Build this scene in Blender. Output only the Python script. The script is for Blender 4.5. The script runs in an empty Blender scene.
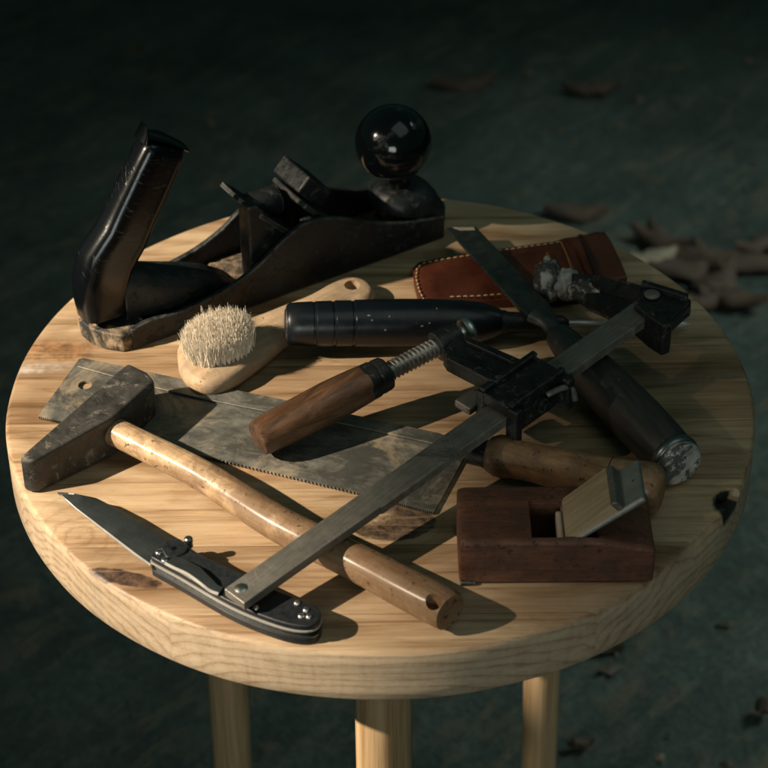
import bpy, bmesh, math, random
from mathutils import Vector, Matrix, noise
R=math.radians; random.seed(7)
sc=bpy.context.scene; col=sc.collection
# ------------------------------------------------------------------ camera
CY,CZ,PIT,YAW,ROLL,FOC=0.8928,0.6839,0.6493,0.0019,-0.0086,2200.0
cp=Vector((0,-CY,CZ))
fw=Vector((math.sin(YAW)*math.cos(PIT),math.cos(YAW)*math.cos(PIT),-math.sin(PIT)))
rr=fw.cross(Vector((0,0,1))).normalized(); uu=rr.cross(fw)
r2=rr*math.cos(ROLL)+uu*math.sin(ROLL); u2=-rr*math.sin(ROLL)+uu*math.cos(ROLL)
def ray(px,py): return fw+r2*((px-384)/FOC)+u2*((384-py)/FOC)
def P(px,py,z=0.0):
    d=ray(px,py); t=(z-cp.z)/d.z; return cp+d*t
def PV(px,py,o,u):            # where the sight line meets the vertical plane through o along u
    n=Vector((u.y,-u.x,0)); d=ray(px,py); t=(o-cp).dot(n)/d.dot(n); return cp+d*t
cam_d=bpy.data.cameras.new('camera'); cam=bpy.data.objects.new('camera',cam_d); col.objects.link(cam)
M4=Matrix((r2,u2,-fw)).transposed().to_4x4(); M4.translation=cp; cam.matrix_world=M4
cam_d.sensor_width=36; cam_d.lens=36*FOC/768; cam_d.clip_end=100; cam_d.clip_start=.05
cam_d.dof.use_dof=True; cam_d.dof.focus_distance=(P(360,440,.01)-cp).dot(fw); cam_d.dof.aperture_fstop=13
sc.camera=cam
# ------------------------------------------------------------------ node helpers
class NT:
    def __init__(s,name):
        s.m=bpy.data.materials.new(name); s.m.use_nodes=True; s.t=s.m.node_tree
        s.b=s.t.nodes['Principled BSDF']
    def n(s,typ,ins=None,**kw):
        x=s.t.nodes.new(typ)
        for k,v in kw.items(): setattr(x,k,v)
        if ins:
            for k,v in ins.items():
                if isinstance(v,bpy.types.NodeSocket): s.t.links.new(v,x.inputs[k])
                else: x.inputs[k].default_value=v
        return x
    def coord(s,scale=(1,1,1),rot=(0,0,0),loc=(0,0,0),kind='Object'):
        c=s.n('ShaderNodeTexCoord'); mp=s.n('ShaderNodeMapping',{'Rotation':rot})
        s.t.links.new(c.outputs[kind],mp.inputs['Vector']); 
        m2=s.n('ShaderNodeMapping',{'Vector':mp.outputs[0],'Scale':scale,'Location':loc}); return m2.outputs[0]
    def noise(s,v,scale,detail=6,rough=.6,dist=0):
        return s.n('ShaderNodeTexNoise',{'Vector':v,'Scale':scale,'Detail':detail,'Roughness':rough,'Distortion':dist}).outputs['Fac']
    def ramp(s,f,stops,interp='LINEAR'):
        r=s.n('ShaderNodeValToRGB',{'Fac':f}); cr=r.color_ramp; cr.interpolation=interp
        while len(cr.elements)<len(stops): cr.elements.new(.5)
        for e,(p,c) in zip(cr.elements,stops):
            e.position=p; e.color=(c,c,c,1) if not hasattr(c,'__len__') else (*c,1)
        return r.outputs['Color']
    def mix(s,f,a,b,mode='MIX'):
        x=s.n('ShaderNodeMix',data_type='RGBA',blend_type=mode)
        for i,v in ((0,f),(6,a),(7,b)):
            if isinstance(v,bpy.types.NodeSocket): s.t.links.new(v,x.inputs[i])
            else: x.inputs[i].default_value=v if i==0 else ((*v,1) if len(v)==3 else v)
        return x.outputs[2]
    def math(s,op,a,b=0.0,c=0.0,clamp=False):
        x=s.n('ShaderNodeMath',operation=op,use_clamp=clamp)
        for i,v in enumerate((a,b,c)):
            if isinstance(v,bpy.types.NodeSocket): s.t.links.new(v,x.inputs[i])
            else: x.inputs[i].default_value=v
        return x.outputs[0]
    def out(s,color=None,rough=None,metal=None,bump=None,strength=.3,dist=.001,**kw):
        for k,v in (('Base Color',color),('Roughness',rough),('Metallic',metal)):
            if v is None: continue
            if isinstance(v,bpy.types.NodeSocket): s.t.links.new(v,s.b.inputs[k])
            else: s.b.inputs[k].default_value=(*v,1) if k=='Base Color' else v
        if bump is not None:
            b=s.n('ShaderNodeBump',{'Height':bump,'Strength':strength,'Distance':dist}); s.t.links.new(b.outputs[0],s.b.inputs['Normal'])
        for k,v in kw.items(): s.b.inputs[k.replace('_',' ')].default_value=v
        return s.m
def metal_mat(name,c1,c2,rough=(.35,.6),metal=.85,scale=120,dust=None,dust_t=(.62,.72),dust_scale=60,bump=.25,brush=None,scr=True,edge=None,er=.0011):
    t=NT(name); v=t.coord(); a=t.noise(v,scale,8,.65); big=t.noise(v,scale*.18,4,.6)
    c=t.ramp(t.math('ADD',t.math('MULTIPLY',a,.5),t.math('MULTIPLY',big,.5)),[(.35,c1),(.65,c2)])
    r=t.ramp(a,[(.3,rough[0]),(.7,rough[1])]); h=a; met=metal
    if brush is not None:
        vb=t.coord((12,900,900),(0,0,-brush)); bn=t.noise(vb,1,4,.6); c=t.mix(.5,c,t.ramp(bn,[(.3,c1),(.7,c2)])); h=t.math('ADD',a,bn)
    if scr:
        vs=t.coord((60,1400,600),(0,0,.7)); s1=t.noise(vs,1,3,.5,.3); sm=t.ramp(s1,[(.66,0),(.72,1)])
        c=t.mix(t.math('MULTIPLY',sm,.35),c,tuple(min(1,x*3+.05) for x in c2))
    if dust:
        dn=t.noise(v,dust_scale,8,.7,.6); dm=t.ramp(dn,[(dust_t[0],0),(dust_t[1],1)])
        c=t.mix(dm,c,dust); r=t.mix(dm,r,(.9,.9,.9)); met=t.math('MULTIPLY',t.math('SUBTRACT',1,dm),metal); h=t.math('ADD',h,dm)
    if edge:
        bv=t.n('ShaderNodeBevel',{'Radius':er},samples=4); ge=t.n('ShaderNodeNewGeometry')
        dp=t.n('ShaderNodeVectorMath',operation='DOT_PRODUCT'); t.t.links.new(bv.outputs[0],dp.inputs[0]); t.t.links.new(ge.outputs['Normal'],dp.inputs[1])
        em=t.ramp(t.math('SUBTRACT',1,dp.outputs['Value']),[(.02,0),(.12,1)]); em=t.math('MULTIPLY',em,t.ramp(a,[(.38,0),(.58,1)]))
        c=t.mix(em,c,edge)
    return t.out(c,r,met,h,bump,.0006)
def wood_mat(name,dark,light,ang=0,rough=.5,spots=0.0,spot_c=(.03,.02,.012),coat=0,scale=1.0,dirt=0.0,dirt_c=(.05,.04,.03),rz=0,bump=.25,incl=0,grad=None):
    t=NT(name); v=t.coord((30*scale,420*scale,420*scale),(0,incl,-ang)); v0=t.coord((14*scale,60*scale,60*scale),(0,incl,-ang),(3,1,2)); vo=t.coord()
    g=t.noise(v,1,6,.65,.6); b=t.noise(v0,1,4,.5,.8)
    f=t.math('ADD',t.math('MULTIPLY',g,.55),t.math('MULTIPLY',b,.45))
    c=t.ramp(f,[(.36,dark),(.62,light)]); rg=rough; h=g
    if dirt:
        d=t.noise(vo,55,7,.7,.4)
        if grad:
            lx=t.n('ShaderNodeSeparateXYZ',{0:t.coord((1,1,1),(0,0,-ang))}).outputs[0]; d=t.math('ADD',d,t.n('ShaderNodeMapRange',{0:lx,1:grad[0],2:grad[1],3:-.05,4:.10}).outputs[0])
        dm=t.ramp(d,[(.5-dirt*.12,0),(.72-dirt*.1,1)]); c=t.mix(t.math('MULTIPLY',dm,.75),c,dirt_c); rg=dm; h=t.math('ADD',h,t.math('MULTIPLY',t.noise(vo,120,3,.5),1.6))
    if grad:
        gl=t.n('ShaderNodeMapRange',{0:lx,1:grad[0],2:grad[1],3:0.0,4:1.0}).outputs[0]; gm=t.math('MULTIPLY',gl,t.ramp(t.noise(vo,75,8,.75,.6),[(.42,1),(.56,.12)])); c=t.mix(t.math('MULTIPLY',gm,.8),c,(.15,.078,.032)); rg=t.math('MAXIMUM',rg,gm)
    if spots:
        s=t.noise(vo,330,4,.6); sm=t.ramp(s,[(.72-spots*.1,0),(.76-spots*.1,1)]); c=t.mix(t.math('MULTIPLY',sm,.8),c,spot_c); h=t.math('SUBTRACT',h,sm)
    rr_=t.ramp(b,[(.3,rough*.8),(.7,min(1,rough*1.3))])
    if dirt: rr_=t.mix(t.math('MULTIPLY',rg,.8),rr_,(.75,.75,.75))
    return t.out(c,rr_,0,h,bump,.0005,Coat_Weight=coat,Coat_Roughness=.25)
# ------------------------------------------------------------------ object helpers
def tag(o,label=None,cat=None,group=None,kind=None):
    for k,v in (('label',label),('category',cat),('group',group),('kind',kind)):
        if v: o[k]=v
    return o
def thing(name,loc,label,cat,group=None):
    o=bpy.data.objects.new(name,None); o.location=loc; o.empty_display_size=.02; col.objects.link(o)
    return tag(o,label,cat,group)
wl={}
def wloc(o): return wl.get(o.name,o.location.copy())
def obj(name,bm,mat,parent=None,bevel=0,segs=2,smooth=40,sub=0):
    off=Vector((0,0,0))
    if parent is not None:
        p=parent
        while p.parent: p=p.parent
        off=p.location
        bmesh.ops.translate(bm,verts=bm.verts,vec=-off)
    bmesh.ops.recalc_face_normals(bm,faces=bm.faces)
    me=bpy.data.meshes.new(name); bm.to_mesh(me); bm.free()
    for p_ in me.polygons: p_.use_smooth=True
    if not sub: me.set_sharp_from_angle(angle=R(smooth))
    me.materials.append(mat)
    o=bpy.data.objects.new(name,me); col.objects.link(o); o.parent=parent
    if bevel:
        b=o.modifiers.new('bevel','BEVEL'); b.width=bevel; b.segments=segs; b.limit_method='ANGLE'; b.angle_limit=R(30); b.harden_normals=False
        for e in me.edges: e.use_edge_sharp=False
        w=o.modifiers.new('wn','WEIGHTED_NORMAL'); w.keep_sharp=True
    if sub:
        s=o.modifiers.new('sub','SUBSURF'); s.levels=sub; s.render_levels=sub
    return o
def cut(o,bm,loc=None):
    """cut a shape given in world space out of o"""
    p=o
    while p.parent: p=p.parent
    if o.parent: bmesh.ops.translate(bm,verts=bm.verts,vec=-p.location)
    bmesh.ops.recalc_face_normals(bm,faces=bm.faces)
    me=bpy.data.meshes.new('c'); bm.to_mesh(me); bm.free(); c=bpy.data.objects.new('c',me); col.objects.link(c)
    mods=[(m.type,m.width,m.segments) for m in o.modifiers if m.type=='BEVEL']
    par=o.parent; o.parent=None; loc0=o.location.copy()
    b=o.modifiers.new('b','BOOLEAN'); b.object=c; b.solver='EXACT'
    dg=bpy.context.evaluated_depsgraph_get(); dg.update()
    nm=bpy.data.meshes.new_from_object(o.evaluated_get(dg)); nm.set_sharp_from_angle(angle=R(40))
    o.modifiers.clear(); o.data=nm; o.parent=par; bpy.data.objects.remove(c)
    return o
def BM(): return bmesh.new()
def loft(bm,rings,cap=True,closed=False):
    vs=[[bm.verts.new(p) for p in r] for r in rings]; n=len(vs[0]); m=len(vs)
    for i in range(m if closed else m-1):
        a,b=vs[i],vs[(i+1)%m]
        for j in range(n): bm.faces.new((a[j],a[(j+1)%n],b[(j+1)%n],b[j]))
    if cap and not closed: bm.faces.new(vs[0][::-1]); bm.faces.new(vs[-1])
    return bm
def dring(c,e1,e2,r1,r2,n=48):
    o=[]
    for i in range(n):
        a=2*math.pi*i/n; x,y=math.cos(a),math.sin(a); pw=(5.0 if x>0 else 3.6) if y<0 else 2.3
        k=(abs(x)**pw+abs(y)**pw)**(-1/pw); o.append(c+e1*(x*k*r1)+e2*(y*k*r2))
    return o
def ring(c,e1,e2,r1,r2,n=32,pw=2.0,ph=0):
    o=[]
    for i in range(n):
        a=2*math.pi*i/n+ph; x,y=math.cos(a),math.sin(a)
        k=(abs(x)**pw+abs(y)**pw)**(-1/pw) if pw!=2 else 1
        o.append(c+e1*(x*k*r1)+e2*(y*k*r2))
    return o
def frame(d,up=Vector((0,0,1))):
    d=d.normalized(); 
    if abs(d.dot(up))>.98: up=Vector((0,1,0))
    s=up.cross(d).normalized(); return d,s,d.cross(s)
def lathe(bm,p0,p1,prof,n=40,sq=1.0,pw=2.0):
    """prof: (fraction or metres along, radius) ; along given as fraction of p0-p1"""
    d,s,w=frame(p1-p0)
    rings=[]
    for (t,r) in prof: rings.append(ring(p0+(p1-p0)*t,s,w,max(r,1e-5),max(r,1e-5)*sq,n,pw))
    return loft(bm,rings)
def tube(bm,pts,rads,n=24,sq=1.0,pw=2.0,sub=4,up=Vector((0,0,1)),flatends=True):
    P_=[Vector(p) for p in pts]; out=[];rs=[]
    def cr(a,b,c,d,t): return .5*((2*b)+(c-a)*t+(2*a-5*b+4*c-d)*t*t+(-a+3*b-3*c+d)*t*t*t)
    for i in range(len(P_)-1):
        a=P_[max(i-1,0)];b=P_[i];c=P_[i+1];d=P_[min(i+2,len(P_)-1)]
        ra=[rads[max(i-1,0)],rads[i],rads[i+1],rads[min(i+2,len(P_)-1)]]
        for k in range(sub):
            t=k/sub; out.append(cr(a,b,c,d,t)); rs.append(cr(*ra,t))
    out.append(P_[-1]); rs.append(rads[-1])
    rings=[]
    for i,p in enumerate(out):
        d=(out[min(i+1,len(out)-1)]-out[max(i-1,0)]); _,s,w=frame(d,up)
        rings.append(ring(p,s,w,rs[i],rs[i]*sq,n,pw))
    return loft(bm,rings)
def prism(bm,top,bot):
    a=[bm.verts.new(p) for p in top]; b=[bm.verts.new(p) for p in bot]; n=len(a)
    bm.faces.new(a); bm.faces.new(b[::-1])
    for i in range(n): bm.faces.new((a[i],b[i],b[(i+1)%n],a[(i+1)%n]))
    return bm
def slab(bm,pix,z,h,dz=None):
    """pix: outline seen in the photo at height z (or its own height as third item), thickness h downward"""
    top=[P(p[0],p[1],p[2] if len(p)>2 else z) for p in pix]
    return prism(bm,top,[p-Vector((0,0,h)) for p in top])
def obox(bm,c,ex,ey,ez,hx,hy,hz):
    v=[[c+ex*(hx*a)+ey*(hy*b)+ez*(hz*d) for a,b in ((-1,-1),(1,-1),(1,1),(-1,1))] for d in (1,-1)]
    return prism(bm,v[0],v[1])
def smooth_poly(pts,k=4,closed=True):
    n=len(pts);o=[]
    for i in range(n):
        a,b,c,d=(Vector(pts[(i+j)%n]) for j in (-1,0,1,2))
        for s in range(k):
            t=s/k; o.append(.5*((2*b)+(c-a)*t+(2*a-5*b+4*c-d)*t*t+(-a+3*b-3*c+d)*t*t*t))
    return o
Z=Vector((0,0,1))
def rough_lump(bm,c,e1,e2,e3,r1,r2,r3,amp,seed,n=36,m=22):
    rings=[]
    for j in range(m):
        ph=-math.pi/2+math.pi*(j+.5)/m
        rings.append([])
        for i in range(n):
            a=2*math.pi*i/n; dirv=Vector((math.cos(ph)*math.cos(a),math.cos(ph)*math.sin(a),math.sin(ph)))
            k=1+amp*noise.noise(dirv*2.2+Vector((seed,0,0)))+amp*.5*noise.noise(dirv*6+Vector((seed,0,0)))
            rings[-1].append(c+e1*dirv.x*r1*k+e2*dirv.y*r2*k+e3*dirv.z*r3*k)
    return loft(bm,rings)
def ang(p,q): d=q-p; return math.atan2(d.y,d.x)
# ------------------------------------------------------------------ materials
def table_mat():
    t=NT('stool_wood')
    c=t.n('ShaderNodeTexCoord').outputs['Object']
    # slow waviness so seams of the glued boards stay straight but grain wanders
    sep=t.n('ShaderNodeSeparateXYZ',{0:c}); x,y,z=sep.outputs
    pw=.047
    idx=t.math('FLOOR',t.math('DIVIDE',t.math('ADD',y,.2105),pw))
    fr=t.math('FRACT',t.math('DIVIDE',t.math('ADD',y,.2105),pw))
    wn=t.n('ShaderNodeTexWhiteNoise',{'W':idx},noise_dimensions='1D'); rnd=wn.outputs['Value']
    rs=t.n('ShaderNodeSeparateColor',{0:wn.outputs['Color']})
    # annual rings of every board about an axis of its own
    yl=t.math('ADD',t.math('SUBTRACT',fr,.5),t.math('MULTIPLY',t.math('SUBTRACT',rs.outputs[0],.5),1.5))
    yl=t.math('MULTIPLY',yl,pw)
    zz=t.math('ADD',z,t.math('ADD',.03,t.math('MULTIPLY',rs.outputs[1],.05)))
    vd=t.n('ShaderNodeCombineXYZ',{0:t.math('MULTIPLY',x,5.0),1:t.math('MULTIPLY',y,26),2:t.math('ADD',t.math('MULTIPLY',z,26),t.math('MULTIPLY',rnd,40))}).outputs[0]
    wob=t.noise(vd,1,3,.5)
    rad=t.math('SQRT',t.math('ADD',t.math('MULTIPLY',yl,yl),t.math('MULTIPLY',zz,zz)))
    rad=t.math('ADD',rad,t.math('MULTIPLY',wob,.022))
    rg=t.math('FRACT',t.math('MULTIPLY',rad,210))
    ringc=t.ramp(rg,[(0,.25),(.12,.85),(.55,1),(.92,.55),(1,.25)])
    vf=t.n('ShaderNodeCombineXYZ',{0:t.math('MULTIPLY',x,22),1:t.math('MULTIPLY',y,620),2:t.math('ADD',t.math('MULTIPLY',z,620),t.math('MULTIPLY',rnd,90))}).outputs[0]
    fine=t.noise(vf,1,5,.7)
    vm=t.n('ShaderNodeCombineXYZ',{0:t.math('MULTIPLY',x,6),1:t.math('MULTIPLY',y,75),2:t.math('ADD',t.math('MULTIPLY',z,75),t.math('MULTIPLY',rnd,50))}).outputs[0]
    mid=t.noise(vm,1,4,.6,.5)
    f=t.math('ADD',t.math('MULTIPLY',ringc,.15),t.math('ADD',t.math('MULTIPLY',fine,.40),t.math('MULTIPLY',mid,.64)))
    base=t.ramp(f,[(.48,(.20,.127,.068)),(.60,(.335,.236,.143)),(.76,(.45,.345,.23))])
    tint=t.ramp(rnd,[(0,(.74,.68,.62)),(.5,(.95,.93,.90)),(1,(1.10,1.06,1.0))])
    base=t.mix(1,base,tint,'MULTIPLY'); lg=t.noise(t.n('ShaderNodeCombineXYZ',{0:t.math('MULTIPLY',x,9),1:t.math('MULTIPLY',y,38),2:t.math('MULTIPLY',rnd,30)}).outputs[0],1,5,.6,.8); base=t.mix(1,base,t.ramp(lg,[(.36,(.72,.64,.56)),(.52,(1,1,1)),(.68,(1.12,1.1,1.08))]),'MULTIPLY')
    seam=t.ramp(t.math('ABSOLUTE',t.math('SUBTRACT',fr,.5)),[(.488,0),(.4985,1)])
    gn0=t.n('ShaderNodeNewGeometry').outputs['Normal']; gz0=t.math('ABSOLUTE',t.n('ShaderNodeSeparateXYZ',{0:gn0}).outputs[2]); seam=t.math('MULTIPLY',seam,t.ramp(gz0,[(.9,0),(.98,1)])); base=t.mix(t.math('MULTIPLY',seam,.25),base,(.12,.07,.03))
    # pores
    vp=t.n('ShaderNodeCombineXYZ',{0:t.math('MULTIPLY',x,120),1:t.math('MULTIPLY',y,1700),2:t.math('MULTIPLY',z,900)}).outputs[0]
    pore=t.ramp(t.noise(vp,1,3,.6),[(.63,0),(.70,1)])
    base=t.mix(t.math('MULTIPLY',pore,.35),base,(.10,.06,.03))
    # knots, bark inclusions and reddish streaks at their own places in the board
    wv=t.noise(c,60,5,.6); wv2=t.noise(c,160,5,.7)
    def spot(px,py,rx,ry,rot,stops_c,soft=(1.0,.75),amp=.5,bandy=None):
        nonlocal base
        q=P(px,py,0); 
        mp=t.n('ShaderNodeMapping',{'Vector':c,'Location':(-q.x,-q.y,0)})
        mp2=t.n('ShaderNodeMapping',{'Vector':mp.outputs[0],'Rotation':(0,0,-rot)})
        s3=t.n('ShaderNodeSeparateXYZ',{0:mp2.outputs[0]})
        a=t.math('DIVIDE',s3.outputs[0],rx); b=t.math('DIVIDE',s3.outputs[1],ry)
        d=t.math('SQRT',t.math('ADD',t.math('MULTIPLY',a,a),t.math('MULTIPLY',b,b)))
        d=t.math('ADD',d,t.math('MULTIPLY',t.math('SUBTRACT',wv,.5),amp)); d=t.math('ADD',d,t.math('MULTIPLY',t.math('SUBTRACT',wv2,.5),amp*.7))
        m=t.ramp(d,[(soft[1],1),(soft[0],0)]); return d,m
    for (px,py,rx,ry,rot,cc,sf,am,k) in (
        (125,578,.021,.0052,-.32,(.05,.025,.012),(1.05,.8),.5,1.7),
        (52,352,.030,.012,.03,(.20,.085,.03),(1.3,.5),1.1,.8),
        (42,368,.020,.006,.1,(.62,.52,.40),(1.1,.6),1.0,.5),
        (392,522,.021,.014,.1,(.065,.042,.026),(1.08,.92),.3,1.5),
        (372,518,.014,.006,.15,(.36,.26,.16),(1.0,.6),.9,.7),
        (383,533,.016,.0022,.25,(.03,.018,.010),(1.2,.5),.5,1.0),
        (640,350,.05,.004,.02,(.12,.08,.05),(1.4,.3),.9,.6),
        (700,378,.04,.003,.02,(.09,.05,.04),(1.4,.3),.9,.7),
        (729,503,.006,.007,.0,(.012,.012,.010),(1.3,.9),.5,1.0),
        (250,470,.05,.006,.0,(.30,.16,.07),(1.6,.2),1.0,.5),
        (150,300,.05,.005,.0,(.28,.15,.07),(1.6,.2),1.0,.4)):
        d,m=spot(px,py,rx,ry,rot,cc,sf,am); base=t.mix(t.math('MULTIPLY',m,t.ramp(fine,[(.35,k),(.68,k*.35)])),base,t.mix(t.ramp(wv2,[(.42,0),(.62,1)]),tuple(x*.5 for x in cc),tuple(min(.7,x*1.7+.02) for x in cc)))
    for (px,py,rx,ry,fr_) in ((80,537,.035,.042,5.5),(392,524,.04,.03,5)):
        d,m=spot(px,py,rx,ry,.1,None,(1.0,.3),.25)
        rg2=t.ramp(t.math('FRACT',t.math('MULTIPLY',d,fr_)),[(0,1),(.25,0),(.8,0),(1,1)])
        base=t.mix(t.math('MULTIPLY',t.math('MULTIPLY',m,rg2),.45),base,(.19,.11,.05))
    an=t.math('ARCTAN2',y,x); gn=t.n('ShaderNodeNewGeometry').outputs['Normal']; gz=t.n('ShaderNodeSeparateXYZ',{0:gn}).outputs[2]
    em=t.ramp(t.math('ABSOLUTE',gz),[(.25,1),(.7,0)])
    ev=t.n('ShaderNodeCombineXYZ',{0:t.math('MULTIPLY',an,34),1:t.math('MULTIPLY',z,30),2:0}).outputs[0]
    e1=t.noise(ev,1,5,.6,.7); e2=t.noise(c,420,5,.7); e3=t.noise(t.n('ShaderNodeCombineXYZ',{0:t.math('MULTIPLY',an,5),1:t.math('MULTIPLY',z,200),2:0}).outputs[0],1,4,.6,.4)
    ec=t.ramp(t.math('ADD',t.math('MULTIPLY',e1,.25),t.math('ADD',t.math('MULTIPLY',e2,.25),t.math('ADD',t.math('MULTIPLY',e3,.38),t.math('MULTIPLY',t.math('SUBTRACT',ringc,.45),.22)))),[(.38,(.27,.195,.125)),(.50,(.40,.31,.21)),(.62,(.48,.385,.275))])
    base=t.mix(t.math('MULTIPLY',em,.8),base,ec)
    d_,m_=spot(729,503,.009,.010,0,None,(1.2,.8),.5); m_=t.math('MULTIPLY',m_,t.ramp(t.math('ADD',t.math('MULTIPLY',z,40),1.0),[(.62,0),(.76,1)])); base=t.mix(m_,base,(.012,.012,.010))
    h=t.math('ADD',fine,t.math('MULTIPLY',pore,-.8)); h=t.math('SUBTRACT',h,seam)
    return t.out(base,t.ramp(mid,[(.3,.42),(.7,.6)]),0,h,.35,.0005)
def leg_mat():
    return wood_mat('leg_wood',(.26,.16,.08),(.50,.36,.21),0,.5,0,scale=.5,rz=0)
mt_table=table_mat()
t=NT('leg_wood'); v=t.coord((500,500,9)); v2=t.coord((70,70,5)); g=t.noise(v,1,5,.6); g2=t.noise(v2,1,4,.6,.6)
mt_leg=t.out(t.ramp(t.math('ADD',t.math('MULTIPLY',g,.4),t.math('MULTIPLY',g2,.6)),[(.36,(.22,.13,.06)),(.62,(.5,.36,.2))]),.5,0,g,.25,.0005)
mt_iron=metal_mat('hammer_iron',(.03,.03,.028),(.105,.10,.09),(.42,.65),.6,160,dust=(.17,.145,.115),dust_t=(.56,.66),dust_scale=110,edge=(.20,.18,.15),bump=.5)
mt_castb=metal_mat('black_japanned_iron',(.005,.007,.008),(.015,.019,.020),(.35,.58),.12,150,dust=(.055,.054,.048),dust_t=(.56,.66),dust_scale=210,bump=.9,edge=(.20,.19,.17),er=.0018)
mt_dust=metal_mat('dusty_iron',(.012,.014,.014),(.04,.042,.04),(.5,.7),.4,150,dust=(.34,.25,.16),dust_t=(.46,.60),dust_scale=70,bump=.5)
mt_sole=metal_mat('dusty_sole',(.02,.018,.014),(.09,.07,.045),(.6,.8),.2,200,dust=(.26,.18,.11),dust_t=(.40,.66),dust_scale=150,bump=.6)
t=NT('glossy_black'); v=t.coord(); s=t.noise(t.coord((330,40,40),(0,.9,.4)),1,7,.8,2.6); a=t.noise(v,28,4,.6)
sm=t.math('MULTIPLY',t.ramp(s,[(.58,0),(.64,1)]),t.ramp(a,[(.47,0),(.60,1)]))
mt_gloss=t.out(t.mix(t.math('MULTIPLY',sm,.6),(.002,.003,.004),(.15,.145,.13)),t.mix(sm,(.23,.23,.23),(.5,.5,.5)),0,t.math('ADD',t.noise(v,90,5,.65),t.math('MULTIPLY',sm,.5)),.16,.0008,Specular_IOR_Level=.5)
t=NT('ball_black'); v=t.coord(); a=t.noise(v,60,5,.65,.5); sm=t.ramp(a,[(.6,0),(.66,1)])
mt_ball=t.out(t.mix(t.math('MULTIPLY',sm,.25),(.004,.006,.007),(.09,.08,.07)),t.mix(sm,(.12,.12,.12),(.4,.4,.4)),0,t.noise(v,45,4,.6,.4),.22,.0012)
t=NT('awl_black'); v=t.coord(); a=t.noise(v,80,6,.7); a2=t.noise(t.coord((200,40,40)),1,5,.7,1.)
sm=t.ramp(a2,[(.66,0),(.71,1)])
mt_awl=t.out(t.mix(t.math('MULTIPLY',sm,.35),(.005,.007,.010),(.14,.15,.15)),t.ramp(a,[(.3,.22),(.7,.42)]),0,a,.15,.0006)
mt_mark=NT('worn_print').out((.15,.16,.165),.5,0)
mt_saw_ang=ang(P(81,357),P(441,433))
def saw_mat():
    t=NT('saw_steel'); v=t.coord(); b=t.noise(t.coord((25,420,420),(0,0,-mt_saw_ang)),1,4,.6); st=t.noise(t.coord((26,60,60),(0,0,-mt_saw_ang)),1,9,.74,.5); st2=t.noise(v,120,6,.7,.3)
    c=t.ramp(t.math('ADD',t.math('MULTIPLY',b,.35),t.math('MULTIPLY',st2,.65)),[(.35,(.09,.09,.082)),(.65,(.215,.21,.18))])
    c=t.mix(t.ramp(st,[(.46,0),(.56,.85)]),c,(.07,.07,.062)); tan=t.ramp(t.noise(v,22,7,.7,.9),[(.54,0),(.64,.6)]); c=t.mix(tan,c,(.34,.27,.18))
    return t.out(c,t.ramp(st2,[(.3,.38),(.7,.6)]),t.math('MULTIPLY',t.math('SUBTRACT',.75,tan),.5),st2,.2,.0005)
mt_saw=saw_mat()
mt_silver=metal_mat('bright_steel',(.50,.49,.46),(.70,.69,.65),(.25,.35),1,60,scr=False,bump=.02)
mt_knife=metal_mat('knife_steel',(.15,.17,.175),(.25,.27,.27),(.30,.40),.95,60,brush=ang(P(60,492),P(170,550)),bump=.03,scr=False)
mt_edge=metal_mat('ground_edge',(.38,.37,.34),(.52,.50,.46),(.35,.45),.45,60,scr=False,bump=.02)
mt_scale=metal_mat('black_grip',(.006,.008,.010),(.016,.019,.022),(.4,.55),.1,400,bump=.3,scr=False)
mt_bar=metal_mat('bar_steel',(.12,.115,.10),(.25,.235,.205),(.32,.5),.5,150,dust=(.05,.05,.045),dust_t=(.52,.64),dust_scale=50,edge=(.34,.32,.28),er=.0006,brush=ang(P(234,597),P(630,310)),bump=.35,scr=False)
mt_clampblk=metal_mat('clamp_black',(.009,.011,.012),(.028,.031,.032),(.3,.52),.4,170,dust=(.09,.085,.07),dust_t=(.58,.68),dust_scale=180,bump=.6,edge=(.16,.155,.14))
mt_crust=metal_mat('plaster_crust',(.02,.02,.02),(.07,.07,.065),(.7,.9),.1,240,dust=(.42,.40,.36),dust_t=(.47,.56),dust_scale=130,bump=1.0)
mt_crustw=metal_mat('plaster_rim',(.22,.21,.19),(.42,.40,.36),(.8,.9),0,240,bump=1.0,scr=False)
mt_chis=metal_mat('chisel_steel',(.045,.052,.052),(.10,.11,.105),(.36,.55),.8,150,dust=(.13,.11,.09),dust_t=(.64,.8),dust_scale=60,bump=.2)
mt_hoop=metal_mat('battered_end',(.05,.05,.05),(.70,.68,.63),(.35,.6),.4,170,dust=(.08,.08,.075),dust_t=(.5,.56),dust_scale=130,bump=1.0,scr=False)
mt_chwood=wood_mat('chisel_grip',(.012,.014,.014),(.045,.042,.035),ang(P(570,337),P(684,467)),.42,.6,(.14,.10,.07),.1,dirt=.0)
mt_hamw=wood_mat('hammer_handle_wood',(.22,.12,.05),(.60,.42,.24),ang(P(105,428),P(451,614)),.36,.8,(.05,.028,.015),.25,scale=.7,dirt=1.5,dirt_c=(.10,.055,.028),bump=.9,grad=(.05,.17))
mt_clamw=wood_mat('clamp_grip_wood',(.022,.011,.007),(.16,.08,.038),ang(P(262,437),P(365,383)),.32,.3,coat=.25,scale=.7,dirt=.6,dirt_c=(.04,.02,.01))
mt_saww=wood_mat('saw_grip_wood',(.20,.095,.04),(.42,.245,.12),ang(P(485,452),P(650,490)),.38,1.0,coat=.3,dirt=.8,dirt_c=(.09,.05,.03))
mt_bruw=wood_mat('brush_wood',(.30,.19,.10),(.48,.345,.215),ang(P(200,370),P(350,285)),.6,.5,dirt=1.0,dirt_c=(.22,.17,.12),bump=.5)
mt_planew=wood_mat('plane_body_wood',(.070,.026,.013),(.165,.064,.034),0,.5,.9,(.03,.012,.008),scale=1.0,dirt=.9,dirt_c=(.04,.018,.012),bump=.7)
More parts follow.
